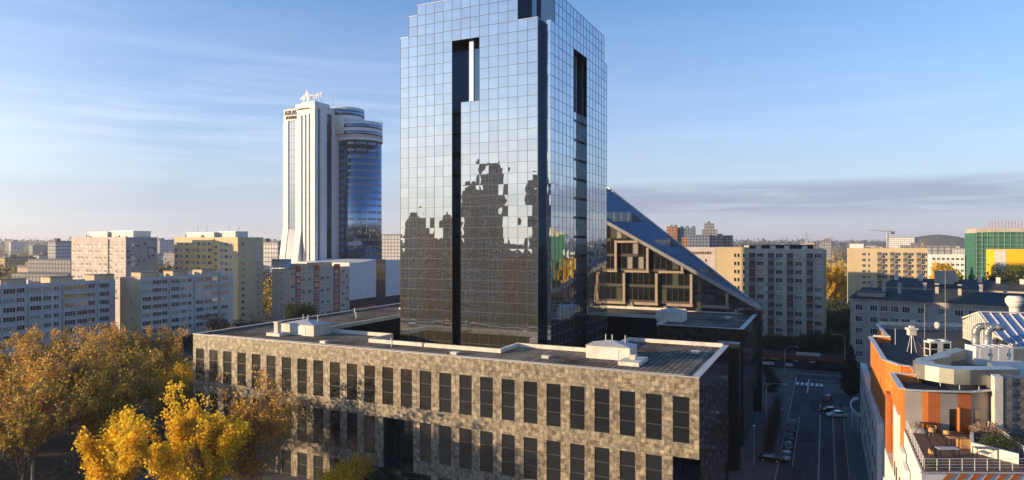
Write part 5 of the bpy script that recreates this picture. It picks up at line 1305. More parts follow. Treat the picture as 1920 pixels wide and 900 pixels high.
# wooded strip: three growth forms, then copies
pr = [make_tree('autumn_tree', '-', 'tree', 41, 22, 6, .75, .5, 'brownleaf', .46, 8, .36, nlimb=9, keep=.36, r0=.36, maxr=6.6, twigs=2),
      make_tree('autumn_tree', '-', 'tree', 47, 21, 7, .65, .7, 'orangeleaf', .44, 6, .36, 'barkpale', nlimb=8, keep=.36, r0=.3, maxr=5.4, twigs=3),
      make_tree('autumn_tree', '-', 'tree', 53, 20, 5, .8, .4, 'brownleaf', .46, 11, .45, nlimb=9, keep=.45, r0=.3, maxr=6.0, twigs=2)]
spots = [(0, -92.5, -28, 1.0, 'brown-leaved tree at the bottom left corner, nearest the left edge'), (2, -95, -14, .95, 'olive tree low at the left, behind the corner tree'), (1, -101, -22, 1.0, 'copper tree in the left front of the wooded strip'),
         (0, -104, -6, .98, 'broad brown tree in the middle of the wooded strip'), (1, -112, -16, 1.05, 'tall copper tree near the left edge of the wooded strip'), (2, -118, -6, 1.0, 'olive-brown tree in the middle left of the wooded strip'),
         (0, -121, -20, 1.02, 'brown tree at the left edge with golden lower leaves'), (1, -124, 6, 1.0, 'copper tree before the right end of the first white slab'), (0, -132, -2, 1.02, 'brown tree before the middle of the first white slab'),
         (2, -112, 10, .9, 'olive tree left of the golden corner tree'), (1, -136, 12, 1.0, 'copper tree before the gap between the two white slabs'), (0, -142, -10, 1.0, 'brown tree farthest left before the first white slab'),
         (1, -128, 22, .92, 'thin copper tree before the tan gable'), (0, -118, 30, .85, 'brown tree behind the bare tree, beside the avenue'), (2, -146, 22, .9, 'dull olive tree in front of the tan gable'),
         (2, -98, 0, .8, 'dark olive tree in the shade beside the block corner'), (1, -148, 4, .95, 'copper tree at the back of the wooded strip'), (0, -152, 34, .8, 'brown tree at the far right end of the wooded strip')]
used = set()
for i, (k, x, y, s, lab) in enumerate(spots):
    rz = (i*2.4) % 6.28
    if k not in used: o = pr[k]; used.add(k); o.location = (x, y, 0); o.rotation_euler = (0, 0, rz); o.scale = (s, s, s); o['label'] = lab; o['group'] = GA
    else: o = copy_tree(pr[k], (x, y, 0), rz, lab, GA, s)
for i, (x, y, s) in enumerate([(-165, -32, .85), (-174, -45, .9), (-160, -52, .8), (-182, -30, .9), (-150, -38, .72), (-190, -55, .95), (-176, -18, .85), (-200, -40, .95), (-166, -66, .85)]):
    copy_tree(pr[2 if i % 2 else 0], (x, y, 0), i*1.9, 'autumn tree outside the left edge of the view, shading the wooded strip', 'trees outside the left edge of the view', s)
# dull street trees: beside the avenue, behind the pavilion, by the yellow block
dk = make_tree('street_tree', 'dark almost bare street tree before the second white slab', 'tree', 61, 14, 3, .9, .3, 'darkleaf', .3, 5, .5, nlimb=9, keep=.8, r0=.22, maxr=6, twigs=4)
dk.location = (-186, 86, 0)
def dcopy(x, y, s, lab, rz, grp=None): return copy_tree(dk, (x, y, 0), rz, lab, grp, s)
dcopy(-176.5, 92, .9, 'dark bare tree by the avenue right of the second slab', 1.0)
gr_ = make_tree('green_tree', 'rounded dark green tree at the left foot of the beige and red slab', 'tree', 67, 13, 3, .9, .3, 'greenleaf', .42, 22, .6, nlimb=10, keep=.9, r0=.25, maxr=6)
gr_.location = (-188, 130, 0)
def gcopy(x, y, s, lab, rz, grp=None): return copy_tree(gr_, (x, y, 0), rz, lab, grp, s)
gcopy(-186, 152, .6, 'small green tree before the middle of the beige and red slab', 2)
for i, (x, y, s, lab) in enumerate([(-8, 150, .62, 'dull green tree behind the left end of the red pavilion'), (0, 151, .66, 'dull green tree behind the pavilion below the first balconies'), (8, 150, .7, 'dull tree behind the pavilion under the last balconies'), (15.5, 152, .8, 'dull green tree right of the beige balcony block')]): gcopy(x, y, s, lab, i*1.3)
for i, (x, y, s, lab) in enumerate([(17, 176, 1.1, 'tall dark tree in the shaded gap left of the old grey building'), (20, 200, 1.1, 'dark tree farther back in the gap beside the beige block'), (11, 190, 1.0, 'dark tree close behind the beige block in the gap'), (19, 228, 1.1, 'dark tree at the far end of the shaded gap'), (10, 226, 1.0, 'dark tree behind the beige block beyond the gap'), (23, 160, .8, 'dark tree touching the corner of the old grey building')]): gcopy(x, y, s, lab, i*1.7)
big = make_tree('green_tree', 'large dark green tree before the bright yellow block at the right edge', 'tree', 71, 31.5, 8, .9, .2, 'greenleaf', .6, 30, .9, nlimb=12, keep=.9, r0=.5, maxr=10)
big.location = (63.5, 158, 0)
copy_tree(big, (79, 168, 0), 2.0, 'large dark tree at the right edge beside the bright yellow block', None, .95); copy_tree(big, (57, 178, 0), 4.0, 'smaller dark tree left of the large one by the yellow block', None, .78)
gp = make_tree('golden_poplar', 'golden poplar, wider one of the pair beside the small white office', 'tree', 81, 26, 3, .35, 1.5, 'yellowleaf', .7, 22, .8, nlimb=9, keep=.95, r0=.3, maxr=4.2)
gp.location = (63, 274, 3)
copy_tree(gp, (71, 284, 1), 1.0, 'narrow golden poplar, right one of the pair beside the small white office', None, (.6, .6, .9))
for i, (x, y, s, lab) in enumerate([(15, 318, 1.0, 'broad golden tree in the gap beyond the beige block'), (21.5, 322, .9, 'golden tree right of the broad one in the far gap'), (9.5, 330, .95, 'golden tree partly behind the beige block in the far gap')]): copy_tree(ya, (x, y, 0), i*2.0, lab, None, (1.1*s, 1.1*s, 1.65*s))
# dark conical tree on the pavement, young pines on the plaza
ct = thing('conical_tree', 'tall dark conical tree on the pavement beside the car park', 'tree', (20.2, 101.5, 0))
MB().cyl(0, 0, .2, 0, 3, 8).build('trunk', M['bark'], ct)
rg = np.random.default_rng(90); n = 16000; z = rg.uniform(0, 1, n)**1.3; rr = (1-z)**.7*2.9*(1-np.exp(-z*14))*np.sqrt(rg.uniform(.25, 1, n))*(1+.15*np.sin(z*50)); a = rg.uniform(0, 2*math.pi, n)
V, Fq = leaf_quads(np.stack([rr*np.cos(a), rr*np.sin(a), 1+z*12.5], 1), .3, rg); link('crown', mesh_np('crown', V, Fq, [M['conifer']]), ct)
def pine(label, loc, s, seed=91, src=None):
    if src: return copy_tree(src, loc, seed, label, 'young pines on the plaza', s)
    t = thing('young_pine', label, 'tree', loc, 0, 'young pines on the plaza'); t.scale = (s, s, s)
    MB().tube((0, 0, 0), (.2, 0, 4.6), .1, 6, r2=.05).build('trunk', M['bark'], t); P = []
    rg = np.random.default_rng(seed)
    for k in range(8):
        c = np.array([rg.uniform(-.9, .9), rg.uniform(-.9, .9), 1.6+k*.45]); P.append(c+rg.normal(size=(700, 3))*np.array([.75, .75, .16]))
    V, Fq = leaf_quads(np.concatenate(P), .16, rg); link('crown', mesh_np('crown', V, Fq, [M['conifer']]), t); return t
p0 = pine('layered young pine on the plaza nearest the parking sign', (2.4, 93.5, .12), 1.0)
pine('layered young pine farther up the plaza towards the pavilion', (1.0, 108, .12), .9, 2.2, p0); pine('layered young pine at the plaza corner close to the dark pier', (-.5, 115, .12), .85, 4.0, p0)
# planted strip with small trees by the parked cars
us = thing('street_sapling', 'slim sapling in the planted strip, nearest the camera', 'tree', (4.6, 47, .12), 0, 'saplings in the planted strip beside the parked cars')
rg = np.random.default_rng(97); MB().tube((0, 0, 0), (.1, 0, 3.4), .05, 5).build('trunk', M['bark'], us)
V, Fq = leaf_quads(np.array([0, 0, 3.2])+rg.normal(size=(900, 3))*np.array([.6, .6, .8]), .16, rg); link('crown', mesh_np('crown', V, Fq, [M['darkleaf']]), us)
for i, y in enumerate((52, 57, 62, 67, 72, 77)): copy_tree(us, (4.6, y, .12), i, ['second sapling of the planted strip from the camera', 'third sapling of the planted strip from the camera', 'middle sapling of the planted strip beside the parked cars', 'sapling level with the last parked car', 'sapling just before the parking sign', 'far end sapling of the planted strip'][i], us['group'], 1+.15*math.sin(i*3))
def clumps(name, pts, size, n, mat, seed, sc=(1, 1, .7), kind='stuff', leaf=None):
    rg = np.random.default_rng(seed); P = np.concatenate([np.array(p)+rg.normal(size=(n, 3))*np.array(sc)*p_s for p, p_s in pts]); P[:, 2] = np.maximum(P[:, 2], .02)
    V, Fq = leaf_quads(P, size, rg); o = link(name, mesh_np(name, V, Fq, [M[mat]])); 
    if kind: o['kind'] = kind
    return o
rg = np.random.default_rng(5)
tag(clumps('planted_strip', [((4.6, y, .4), .5) for y in np.arange(45, 79, 1.3)], .2, 220, 'darkleaf', 3), 'low dark planting in the strip beside the parked cars', 'shrubs')
tag(clumps('undergrowth', [((rg.uniform(-160, -88), rg.uniform(-45, 40), rg.uniform(.5, 1.8)), rg.uniform(1.2, 2.4)) for _ in range(170)], .38, 150, 'darkleaf', 4), 'dark tangled undergrowth on the floor of the wooded strip', 'undergrowth')
tag(clumps('climbing_shrubs', [((28.6+i*.33, -6.6+(i % 3)*.9, ZT_+1.05), .3) for i in range(9)], .13, 260, 'greenleaf', 6, kind='stuff'), 'green and brown shrubs in the bed behind the white planter wall', 'shrubs')
tag(clumps('ornamental_grass', [((28.6+i*.4, -1.6+(i % 3)*1.1, ZT_+1.0), .28) for i in range(7)], .12, 240, 'twig', 8, kind='stuff'), 'dry tufted grasses in the terrace bed', 'grass')
tag(clumps('corner_shrub', [((22.95, -14.4, ZT_+.35), .25), ((23.5, -14.1, ZT_+.3), .22)], .1, 260, 'greenleaf', 9, kind=None), 'low green shrub in the front corner of the terrace', 'shrub')

# ------------------------------------------------------------------ cars and street furniture
def make_car(label, loc, rz, paint, group, estate=False):
    t = thing('parked_car', label, 'car', loc, rz, group); L_, Wc = 4.3, .88
    prof = [(-2.12, .35), (-2.15, .72), (-2.05, .9), (-1.85, .98), (1.0, .95), (1.75, .86), (2.1, .68), (2.15, .38)]
    b = MB(); n = len(prof); k = len(b.v)
    for s_, (ws, zz) in enumerate(((-1, 0), (1, 0))):
        for x, z in prof: b.v.append((x, ws*(Wc-.1*max(0, (abs(x)-1.6)/.5)-.05*(z > .8)), z))
    for i in range(n-1): b.f.append((i, n+i, n+i+1, i+1)); b.m.append(0); b.sm.append(True)
    b.f.append(tuple(range(n))); b.m.append(0); b.sm.append(False); b.f.append(tuple(range(2*n-1, n-1, -1))); b.m.append(0); b.sm.append(False)
    b.f.append((n-1, 2*n-1, n, 0)); b.m.append(0); b.sm.append(False)
    b.build('body', paint, t)
    r0 = -1.95 if estate else -1.75
    g = [(r0, .96), (r0+.35 if estate else r0+.75, 1.4), (.25, 1.42), (1.05, .95)]
    b = MB(); lo, hi = .8, .64
    P = [(g[0][0], -lo, g[0][1]), (g[1][0], -hi, g[1][1]), (g[2][0], -hi, g[2][1]), (g[3][0], -lo, g[3][1])]; Q = [(x, -y, z) for x, y, z in P]
    b.quad(*P[::-1]); b.quad(*Q); 
    for i in (0, 2): b.quad(P[i], P[i+1], Q[i+1], Q[i])
    b.build('windows', M['winglass'], t)
    MB().quad((P[1][0]-.05, -hi-.02, 1.4), (P[2][0]+.08, -hi-.02, 1.415), (P[2][0]+.08, hi+.02, 1.415), (P[1][0]-.05, hi+.02, 1.4)).box(P[1][0]-.03, P[2][0]+.05, -hi, hi, 1.4, 1.45).build('roof_panel', paint, t)
    for x in (-1.35, 1.32):
        for y in (-.8, .8): 
            w = MB().tube((x, y-.1, .32), (x, y+.1, .32), .32, 14).build('wheel', M['rubber'], t)
            s_ = -1 if y < 0 else 1; MB().tube((x, y+s_*.1, .32), (x, y+s_*.115, .32), .19, 10).build('rim', M['coping'], w)
    for y in (-.68, .52):
        MB().box(2.02, 2.15, y, y+.18, .62, .76).build('headlight', M['frame_w'], t); MB().box(-2.17, -2.08, y, y+.18, .72, .9).build('tail_light', M['taill'], t)
    MB().box(-2.19, -2.15, -.26, .26, .48, .6).build('number_plate', M['frame_w'], t)
    return t
M['taill'] = pm('tail_light_red', (.3, .01, .01), .3, .05, 1)
paints = {k: pm('car_paint_'+k, c, .25, .03, 1, metal=.2, coat=.6) for k, c in dict(black=(.012, .012, .014), grey=(.12, .125, .13), silver=(.35, .36, .37), white=(.75, .75, .76), blue=(.04, .06, .1), red=(.42, .02, .02)).items()}
GC = 'cars parked in a row along the left side of the street'
for i, (y, p, lab) in enumerate(((45.6, 'silver', 'silver hatchback nearest the camera in the row by the planted strip'), (51.6, 'grey', 'dark grey car second in the kerbside row'), (57.6, 'blue', 'dark blue car in the middle of the kerbside row'), (63.4, 'black', 'black car fourth in the kerbside row, with dark roof'), (69.0, 'grey', 'grey car at the far end of the kerbside row'))):
    make_car(lab, (8.0, y, .02), R(90), paints[p], GC, i == 4)
make_car('dark car tucked in front of the planted strip at the pavement edge', (5.4, 42.6, .12), R(0), paints['black'], None).scale = (.9, .9, .9)
make_car('white hatchback parked across the pavement at the turn', (16.6, 80.6, .14), R(205), paints['white'], None)
make_car('black car parked just behind the white hatchback', (15.0, 83.6, .14), R(195), paints['black'], None)
make_car('red car by the blue parking sign beyond the white hatchback', (14.9, 96.8, .14), R(80), paints['red'], None)
for i, (x, y, p, rz, lab) in enumerate(((-181, 196, 'white', 90, 'white car on the avenue below the shopping centre'), (-184, 176, 'red', 90, 'red car on the avenue beside the beige and red slab'), (-178, 214, 'grey', 90, 'grey car on the avenue farther along the shopping centre'), (-186, 163, 'silver', 90, 'silver car on the avenue near the green street tree'), (-176, 240, 'black', 90, 'black car on the avenue far beyond the shopping centre'))): make_car(lab, (x, y, .04), R(rz), paints[p], None)
def lamp(label, x, y, rz, h=8.5, arm=2.6, group='curved street lamps'):
    t = thing('street_lamp', label, 'street lamp', (x, y, .1), rz, group)
    b = MB(); b.tube((0, 0, 0), (0, 0, h-1.2), .08, 7, r2=.06); pts = [(arm*(1-math.cos(a))*.55, 0, h-1.2+1.2*math.sin(a)) for a in np.linspace(0, math.pi/2, 6)]; b.path(pts, .05, 6); b.tube(pts[-1], (arm, 0, h), .045, 6); b.build('pole', M['coping'], t)
    MB().box(arm-.1, arm+.6, -.14, .14, h-.06, h+.08).build('lamp_head', M['frame_w'], t); MB().cyl(0, 0, .14, 0, .6, 8).build('base', M['frame_g'], t); return t
lamp('curved street lamp on the plaza between pier and parked cars', 3.2, 62.8, 0, 10, 3.4)
lamp('curved street lamp before the red pavilion', 3.7, 123, 0, 9, 3)
lamp('tall street lamp at the corner of the old grey building', 19.6, 133, R(180), 12, 3)
t = thing('lamp_post', 'thin straight lamp post on the plaza nearest the camera', 'street lamp', (3.0, 38.5, .12)); MB().tube((0, 0, 0), (0, 0, 7), .06, 6, r2=.04).build('pole', M['coping'], t); MB().cyl(0, 0, .22, 7, 7.25, 10).build('lamp_head', M['frame_w'], t)
for i, (x, y, lab) in enumerate(((-214, 60, 'tall avenue lamp right of the bare tree by the second slab'), (-189, 128, 'tall avenue lamp at the foot of the beige and red slab'), (-194, 170, 'tall avenue lamp before the shopping centre'))): lamp(lab, x+22 if i == 0 else x, y, 0, 11, 2.4, 'tall lamps along the avenue')
M['signblue'] = pm('sign_blue', (.02, .13, .45), .4, .05, 1)
def parking_sign(x, y, lab, kind):
    t = thing('parking_sign', lab, 'road sign', (x, y, .12), R(20)); MB().tube((0, .06, 0), (0, .06, 3.2), .035, 6).build('post', M['coping'], t)
    MB().box(-.42, .42, -.03, .03, 2.1, 3.2).build('sign_plate', M['signblue'], t)
    text_part('P', .75, .01, 'letter', M['frame_w'], t, (-.24, -.045, 2.55), (R(90), 0, 0))
    MB().box(-.34, .34, -.045, -.032, 2.15, 2.42).build('lower_plate', M['frame_w'], t)
parking_sign(5.6, 73.4, 'blue parking sign with white P beside the saplings', 0)
parking_sign(15.2, 93.6, 'blue parking sign with white P in front of the red car', 1)
for nm, x0, x1, y0, lab in (('guard_rail', -3, 20, 132.2, 'low grey railing along the far side of the cross street'), ('guard_rail', -3, 6, 118.2, 'low grey railing at the left corner of the junction')):
    t = thing(nm, lab, 'railing', (x0, y0, .13)); b = MB(); n = int((x1-x0)/1.5)
    for i in range(n+1): b.tube((i*1.5, 0, 0), (i*1.5, 0, 1.0), .03, 5)
    b.tube((0, 0, 1), (n*1.5, 0, 1), .035, 5).tube((0, 0, .5), (n*1.5, 0, .5), .025, 5); b.build('bars', M['frame_g'], t)
# small pavilion between the yellow block and the avenue
t = thing('shop_pavilion', 'dark low pavilion at the foot of the yellow tower block', 'pavilion', (-212, 108, 0)); MB().box(0, 16, 0, 10, 0, 5.5).build('shop_wall', M['dkglass'], t); MB().box(-.5, 16.5, -.5, 10.5, 5.5, 6.2).build('roof', M['roofblack'], t); MB().box(2, 6, -.1, -.01, 2.5, 4).build('shop_sign', M['frame_w'], t)
t = thing('shop_pavilion', 'white fronted kiosk right of the second slab', 'pavilion', (-196, 92, 0)); MB().box(0, 7, 0, 7, 0, 4.5).build('shop_wall', M['parapet'], t); MB().box(-.3, 7.3, -.3, 7.3, 4.5, 4.9).build('roof', M['roofblack'], t); MB().box(.5, 6.5, -.06, -.01, .5, 3).build('shop_window', M['dkglass'], t)
# people on the pavement by the car park
M['cloth'] = pm('dark_clothes', (.02, .02, .025), .9, .1, 2); M['skin'] = pm('skin', (.45, .28, .2), .6, .05, 2)
def person(label, x, y, rz, z=.13):
    t = thing('person', label, 'person', (x, y, z), rz); me = bpy.data.meshes.new('body'); 
    J = [(0, 0, .95), (0, 0, 1.2), (0, 0, 1.42), (0, 0, 1.52), (.1, 0, .9), (.12, .12, .5), (.12, .05, .06), (.12, -.1, .03), (-.1, 0, .9), (-.12, -.05, .5), (-.12, -.2, .06), (-.12, -.33, .03), (.2, 0, 1.4), (.25, .05, 1.12), (.24, -.1, .88), (-.2, 0, 1.4), (-.25, .03, 1.12), (-.24, .1, .88)]
    Ed = [(0, 1), (1, 2), (2, 3), (0, 4), (4, 5), (5, 6), (6, 7), (0, 8), (8, 9), (9, 10), (10, 11), (2, 12), (12, 13), (13, 14), (2, 15), (15, 16), (16, 17)]
    me.from_pydata(J, Ed, []); o = link('body', me, t); md = o.modifiers.new('skin', 'SKIN'); o.modifiers.new('sub', 'SUBSURF').levels = 1
    rad = [.15, .16, .15, .06, .1, .075, .05, .04, .1, .075, .05, .04, .07, .055, .04, .07, .055, .04]
    for v, r_ in zip(me.skin_vertices[0].data, rad): v.radius = (r_, r_*.85)
    me.skin_vertices[0].data[0].use_root = True; me.materials.append(M['cloth'])
    MB().dome((0, -.01, 1.65), .1, 10, 5, sc=(.85, .95, 1.2), full=True).box(-.015, .015, -.13, -.09, 1.6, 1.66).build('head', M['skin'], t); MB().dome((0, .02, 1.68), .11, 10, 4, sc=(.9, .95, 1.05)).build('hair', M['black'], t)
    return t
person('person in dark clothes walking on the pavement right of the black car', 17.6, 88.5, .6)
person('person in dark clothes on the plaza below the saplings', 5.9, 40.2, 2.0)

# ------------------------------------------------------------------ the city farther off
M['farwin'] = pm('far_facade_pale', (.5, .47, .43), .85, .12, .2, brick=((.44, .42, .4), 3.2, 3.0, .5, (.16, .17, .2)))
def farmat(name, c):
    return pm(name, tuple(c), .85, .1, .1, brick=(tuple(v*.9 for v in c), 2.9, 2.9, .42, (c[0]*.35, c[1]*.37, c[2]*.42)))
FM = [farmat('far_facade_cream', (.5, .43, .32)), farmat('far_facade_white', (.55, .54, .52)), farmat('far_facade_grey', (.3, .3, .31)), farmat('far_facade_rose', (.42, .3, .24)), farmat('far_facade_ochre', (.45, .34, .18))]
FN = ['cream', 'white', 'grey', 'rose', 'ochre']
def polar(px, Y): 
    X = (px-960)/1240*Y; return (CAM[0]+X*.904-.428*Y, CAM[1]+X*.428+.904*Y)
def farblock(kind, label, px, Y, w, d, h, m, rz=0, group=None, name='distant_building'):
    x, y = polar(px, Y); t = thing(name, label, 'building', (x, y, 0), rz, group)
    MB().box(0, w, 0, d, 0, h).build('wall', FM[m], t); MB().box(-.3, w+.3, -.3, d+.3, h, h+.5).build('roof', M['roofgrey'], t); return t
# named ones
t = thing('residential_tower', 'stepped blue and brick high-rise estate on the skyline right of the sloped roof', 'high-rise', (*polar(1250, 640), 0), R(10))
brickm = farmat('far_brick', (.45, .22, .12)); bluem = farmat('far_blue_grey', (.2, .24, .3))
MB().box(0, 10, -3, 12, 0, 53).box(14, 20, -1, 12, 0, 43).build('brick_wing', brickm, t)
MB().box(10, 27, 0, 14, 0, 52).box(20, 40, -2, 14, 0, 45).build('blue_wing', bluem, t)
b = MB().box(33, 47, 2, 18, 0, 50).box(35, 44, 3, 12, 50, 56).box(47, 52, 4, 14, 0, 46); b.build('terraced_tower', FM[2], t)
for x, h in ((3, 53), (7, 53), (13, 52), (18, 52), (24, 52), (38, 56)): MB().box(x, x+2.4, 3, 6, h, h+1.8).build('roof_house', M['roofgrey'], t)
farblock(0, 'small brown block right of the stepped high-rise estate', 1354, 640, 9, 8, 44, 3)
farblock(0, 'white slab block on the skyline between tower and tall office building', 716, 560, 20, 10, 44.5, 1, R(8))
farblock(0, 'pale hotel slab beside the tower crane on the horizon', 1664, 1000, 36, 12, 43.5, 1, R(-20))
farblock(0, 'long low grey block with a lit white end left of the grey tower block', 52, 470, 40, 14, 26, 2, R(8)); farblock(0, 'lower grey terrace in front of the long grey block at the left', 22, 410, 46, 10, 19, 2, R(8))
cr_ = thing('tower_crane', 'pale tower crane with long jib on the horizon beside the hotel slab', 'crane', (*polar(1664, 900), 0), R(25))
MB().box(-1, 1, -1, 1, 0, 52).build('mast', M['coping'], cr_); MB().bar((-8, 0, 52), (-1, 0, 52), 1.2, 1.0).bar((-26, 0, 53.6), (0, 0, 52), 1.0, .8).bar((0, 0, 52), (9, 0, 51.4), 1.2, 1.0).build('jib', M['coping'], cr_); MB().bar((0, 0, 50), (0, 0, 58), .6, .6).tube((0, 0, 58), (-22, 0, 53.6), .12, 4).tube((0, 0, 58), (8, 0, 52), .12, 4).build('apex_frame', M['coping'], cr_); MB().box(5, 9, -1.2, 1.2, 48, 51).build('counterweight', M['roofgrey'], cr_)
for i, (px, h, lab) in enumerate(((1512, 48, 'lattice pylon on the horizon above the beige block'), (1556, 42, 'smaller lattice pylon right of the first on the horizon'))):
    t = thing('power_pylon', lab, 'pylon', (*polar(px, 1150), 0), R(25)); b = MB()
    for sx in (-1, 1):
        for sy in (-1, 1): b.tube((sx*4, sy*4, 0), (sx*.6, sy*.6, h+6), .35, 4)
    for z in range(4, h, 5): q = 4-3.4*z/(h+6); b.tube((-q, -q, z), (q, -q, z+4), .2, 3).tube((q, -q, z), (-q, -q, z+4), .2, 3)
    b.build('lattice', M['coping'], t); MB().box(-9, 9, -.3, .3, h-6, h-5.4).box(-7, 7, -.3, .3, h, h+.6).build('crossarm', M['coping'], t)
for i, (px, w, h, m, lab) in enumerate(((1608, 10, 24, 4, 'lit ochre building right of the far golden trees'), (1820, 22, 32, 1, 'white block directly left of the green scaffolding'), (1790, 26, 27, 2, 'blue-grey office in the gap left of the scaffolding'))): farblock(0, lab, px, 430+i*20, w, 14, h, m)
# scattered city
occ = [(-285, -205, -30, 130), (-270, -180, 120, 290), (-60, 70, 120, 400)]
cnt = {}; rs = random.Random(202); made = 0; seen = []
regions = [('left of the tall white tower', 0, 525, 500, 2600, 74), ('just left of the glass tower', 716, 750, 500, 2400, 10), ('right of the glass tower', 1290, 1920, 520, 2900, 110)]
protos = {}
for reg, p0_, p1_, y0_, y1_, n in regions:
    for _ in range(n):
        Y = y0_*(y1_/y0_)**rs.random(); px = rs.uniform(p0_, p1_); x, y = polar(px, Y)
        if any(a-20 < x < b_+20 and c-20 < y < d+20 for a, b_, c, d in occ) or any((x-a)**2+(y-c)**2 < (Y*.028+14)**2 for a, c in seen): continue
        m = rs.choice([0, 1, 1, 2, 2, 3, 4]); big_ = rs.random() < .3; seen.append((x, y)); key = (m, big_)
        lab = '%s %s building in the hazy distance %s' % ('high' if big_ else 'low', FN[m], reg)
        grp = lab
        if key not in protos:
            w, d, h = (24, 14, 30) if big_ else (34, 14, 15)
            t = thing('distant_building', lab, 'building', (x, y, 0), R(rs.uniform(-12, 12)), grp); MB().box(0, w, 0, d, 0, h).build('wall', FM[m], t); MB().box(-.4, w+.4, -.4, d+.4, h, h+.6).box(w*.2, w*.4, 3, 9, h+.6, h+2.8).build('roof', M['roofgrey'], t); protos[key] = t
        else: t = copy_tree(protos[key], (x, y, 0), R(rs.uniform(-12, 12)+(90 if rs.random() < .3 else 0)), lab, grp)
        s = rs.uniform(.7, 1.25); hmax = (36+Y*.004)/(30 if big_ else 15); t.scale = (s*rs.uniform(.8, 1.5), s, min(rs.uniform(.7, 1.35 if big_ else 1.6), hmax))
        made += 1
# distant trees reading as woods, and a wooded horizon
rg = np.random.default_rng(12)
def wood(name, label, cells, mat, size, n, seed, h=7):
    r = np.random.default_rng(seed); C_ = []
    for px0, px1, Y0, Y1, k in cells:
        px = r.uniform(px0, px1, k); Y = Y0*(Y1/Y0)**r.uniform(0, 1, k); X = (px-960)/1240*Y
        x = CAM[0]+X*.904-.428*Y; y = CAM[1]+X*.428+.904*Y; C_.append(np.stack([x, y, r.uniform(.5, 1.1, k)*h], 1))
    C_ = np.concatenate(C_)
    ok = np.ones(len(C_), bool)
    for a, b_, c, d in ((-286, -204, -30, 75), (-262, -206, 112, 150), (-270, -180, 176, 290), (-24, 22, 136, 172), (20, 95, 108, 172), (22, 62, 278, 300), (66, 124, 196, 306), (-55, -25, 215, 240), (-192, -168, -100, 800), (68, 125, 368, 410), (14, 60, 118, 132)): ok &= ~((C_[:, 0] > a) & (C_[:, 0] < b_) & (C_[:, 1] > c) & (C_[:, 1] < d))
    for a, c in seen: ok &= ~(((C_[:, 0]-a-8)**2+(C_[:, 1]-c-5)**2) < 22**2)
    C_ = C_[ok]; P = np.repeat(C_, n, 0); s = np.repeat(C_[:, 2:3], n, 0); P = P+r.normal(size=P.shape)*np.array([.42, .42, .36])*s*.9; P[:, 2] = np.abs(P[:, 2])
    V, Fq = leaf_quads(P, size, r); o = link(name, mesh_np(name, V, Fq, [M[mat]])); tag(o, label, 'woodland', None, 'stuff')
wood('distant_woodland', 'brown and olive woods between the distant buildings', [(-100, 540, 300, 2600, 1500), (1280, 2000, 380, 3000, 1900), (700, 760, 400, 2600, 220)], 'brownleaf', 1.9, 30, 1, 9)
wood('distant_green_woodland', 'dark green woods between the distant buildings', [(-100, 540, 420, 3500, 900), (1280, 2000, 500, 3500, 1000), (700, 760, 700, 2600, 150)], 'darkleaf', 2.4, 30, 2, 10)
wood('horizon_woodland', 'wooded line along the horizon', [(-300, 2200, 2600, 6000, 2600)], 'darkleaf', 11, 14, 3, 26)
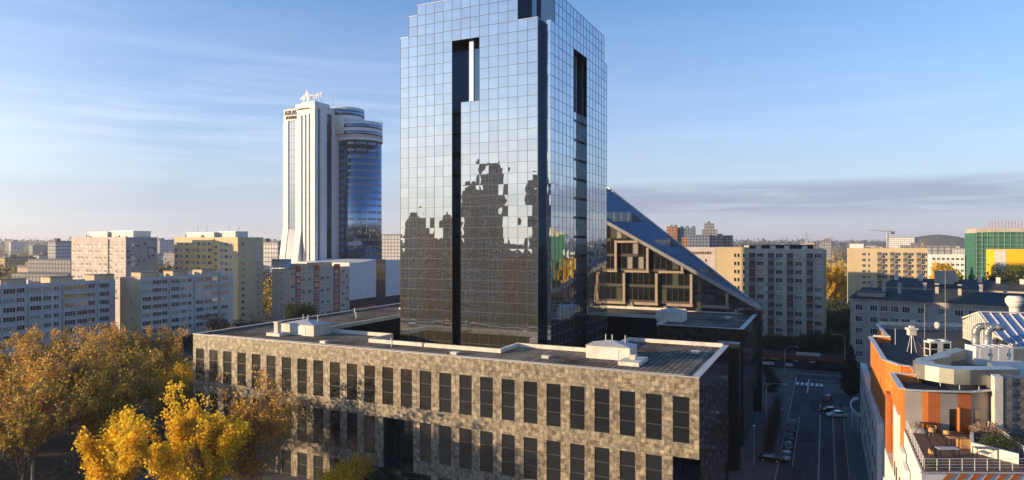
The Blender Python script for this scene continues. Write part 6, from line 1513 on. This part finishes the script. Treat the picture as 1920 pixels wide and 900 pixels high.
# ------------------------------------------------------------------ city behind the camera that the mirrored tower shows
refm = farmat('dark_facade', (.36, .36, .34))
for i, (x, y, w, d, h, m, lab) in enumerate([(-146, -190, 9, 9, 78, 2, 'taller grey tower of the stepped pair mirrored in the middle of the glass front'), (-155, -184, 8.8, 9, 66, 2, 'grey residential tower mirrored in the middle of the glass front'), (-124, -203, 9, 9, 71, 2, 'slim grey tower mirrored near the right edge of the glass front'), (-194, -192, 9, 9, 52, 2, 'grey block mirrored at the left edge of the glass front'), (-176, -198, 5, 7, 52, 3, 'brown block mirrored left of the dark slot')]):
    t = thing('residential_tower', lab, 'high-rise', (x, y, 0)); MB().box(0, w, 0, d, 0, h).build('wall', refm, t); MB().box(2, w-2, 2, d-2, h, h+3).build('roof', M['roofgrey'], t)
k = 0
for r_ in range(5):
    for c_ in range(9):
        x = -330+c_*42+rs.uniform(-8, 8); y = -225-r_*75+rs.uniform(-10, 10); h = rs.uniform(24, 44)
        if x+.55*(-y) > 60 and False: continue
        m = rs.choice([0, 2, 3, 4]); t = thing('apartment_block', '%s city block behind the viewpoint, seen only as a reflection' % FN[m], 'building', (x, y, 0), 0, '%s blocks behind the viewpoint' % FN[m]); MB().box(0, 26, 0, 13, 0, h).build('wall', FM[m], t); MB().box(-.3, 26.3, -.3, 13.3, h, h+.5).build('roof', M['roofgrey'], t)
r = np.random.default_rng(77); n = 420; C_ = np.stack([r.uniform(-330, 60, n), r.uniform(-420, -120, n), r.uniform(4, 9, n)], 1)
P = np.repeat(C_, 110, 0)+r.normal(size=(n*110, 3))*np.array([3.2, 3.2, 3.0]); P[:, 2] = np.abs(P[:, 2]); V, Fq = leaf_quads(P, .9, r)
tag(link('parkland_trees', mesh_np('parkland_trees', V, Fq, [M['oliveleaf']])), 'olive parkland trees reflected low in the glass tower', 'woodland', None, 'stuff')

# ------------------------------------------------------------------ haze
def haze_box():
    m = bpy.data.materials.new('haze_air'); m.use_nodes = True; nt = m.node_tree; nt.nodes.clear()
    o = nt.nodes.new('ShaderNodeOutputMaterial'); v = nt.nodes.new('ShaderNodeVolumePrincipled'); v.inputs['Color'].default_value = (.86, .9, 1, 1); v.inputs['Density'].default_value = .00011; v.inputs['Anisotropy'].default_value = .2
    nt.links.new(v.outputs[0], o.inputs['Volume'])
    b = MB().box(-9100, 9100, -6100, 12100, -1.5, 123); tag(b.build('haze', m), 'thin morning haze lying over the whole city', 'haze', None, 'stuff')
haze_box()

for i, (x0, x1, y0, y1) in enumerate(((9.6, 12.4, 58, 66), (11.2, 12.9, 84, 97), (7.3, 8.9, 84, 90), (9.3, 10.6, 34, 41), (13.8, 15.4, 50, 56))): sheet('road_patch', x0, x1, y0, y1, .027, 'asphalt_patch')
for i, (x, y) in enumerate(((11.5, 70), (10.4, 88), (12.2, 47), (8.4, 98))): tag(MB().cyl(0, 0, .34, 0, .008, 16).build('manhole_cover', M['frame_g']), 'round dark manhole cover in the shaded street', 'manhole cover', 'manhole covers in the side street').location = (x, y, .031)
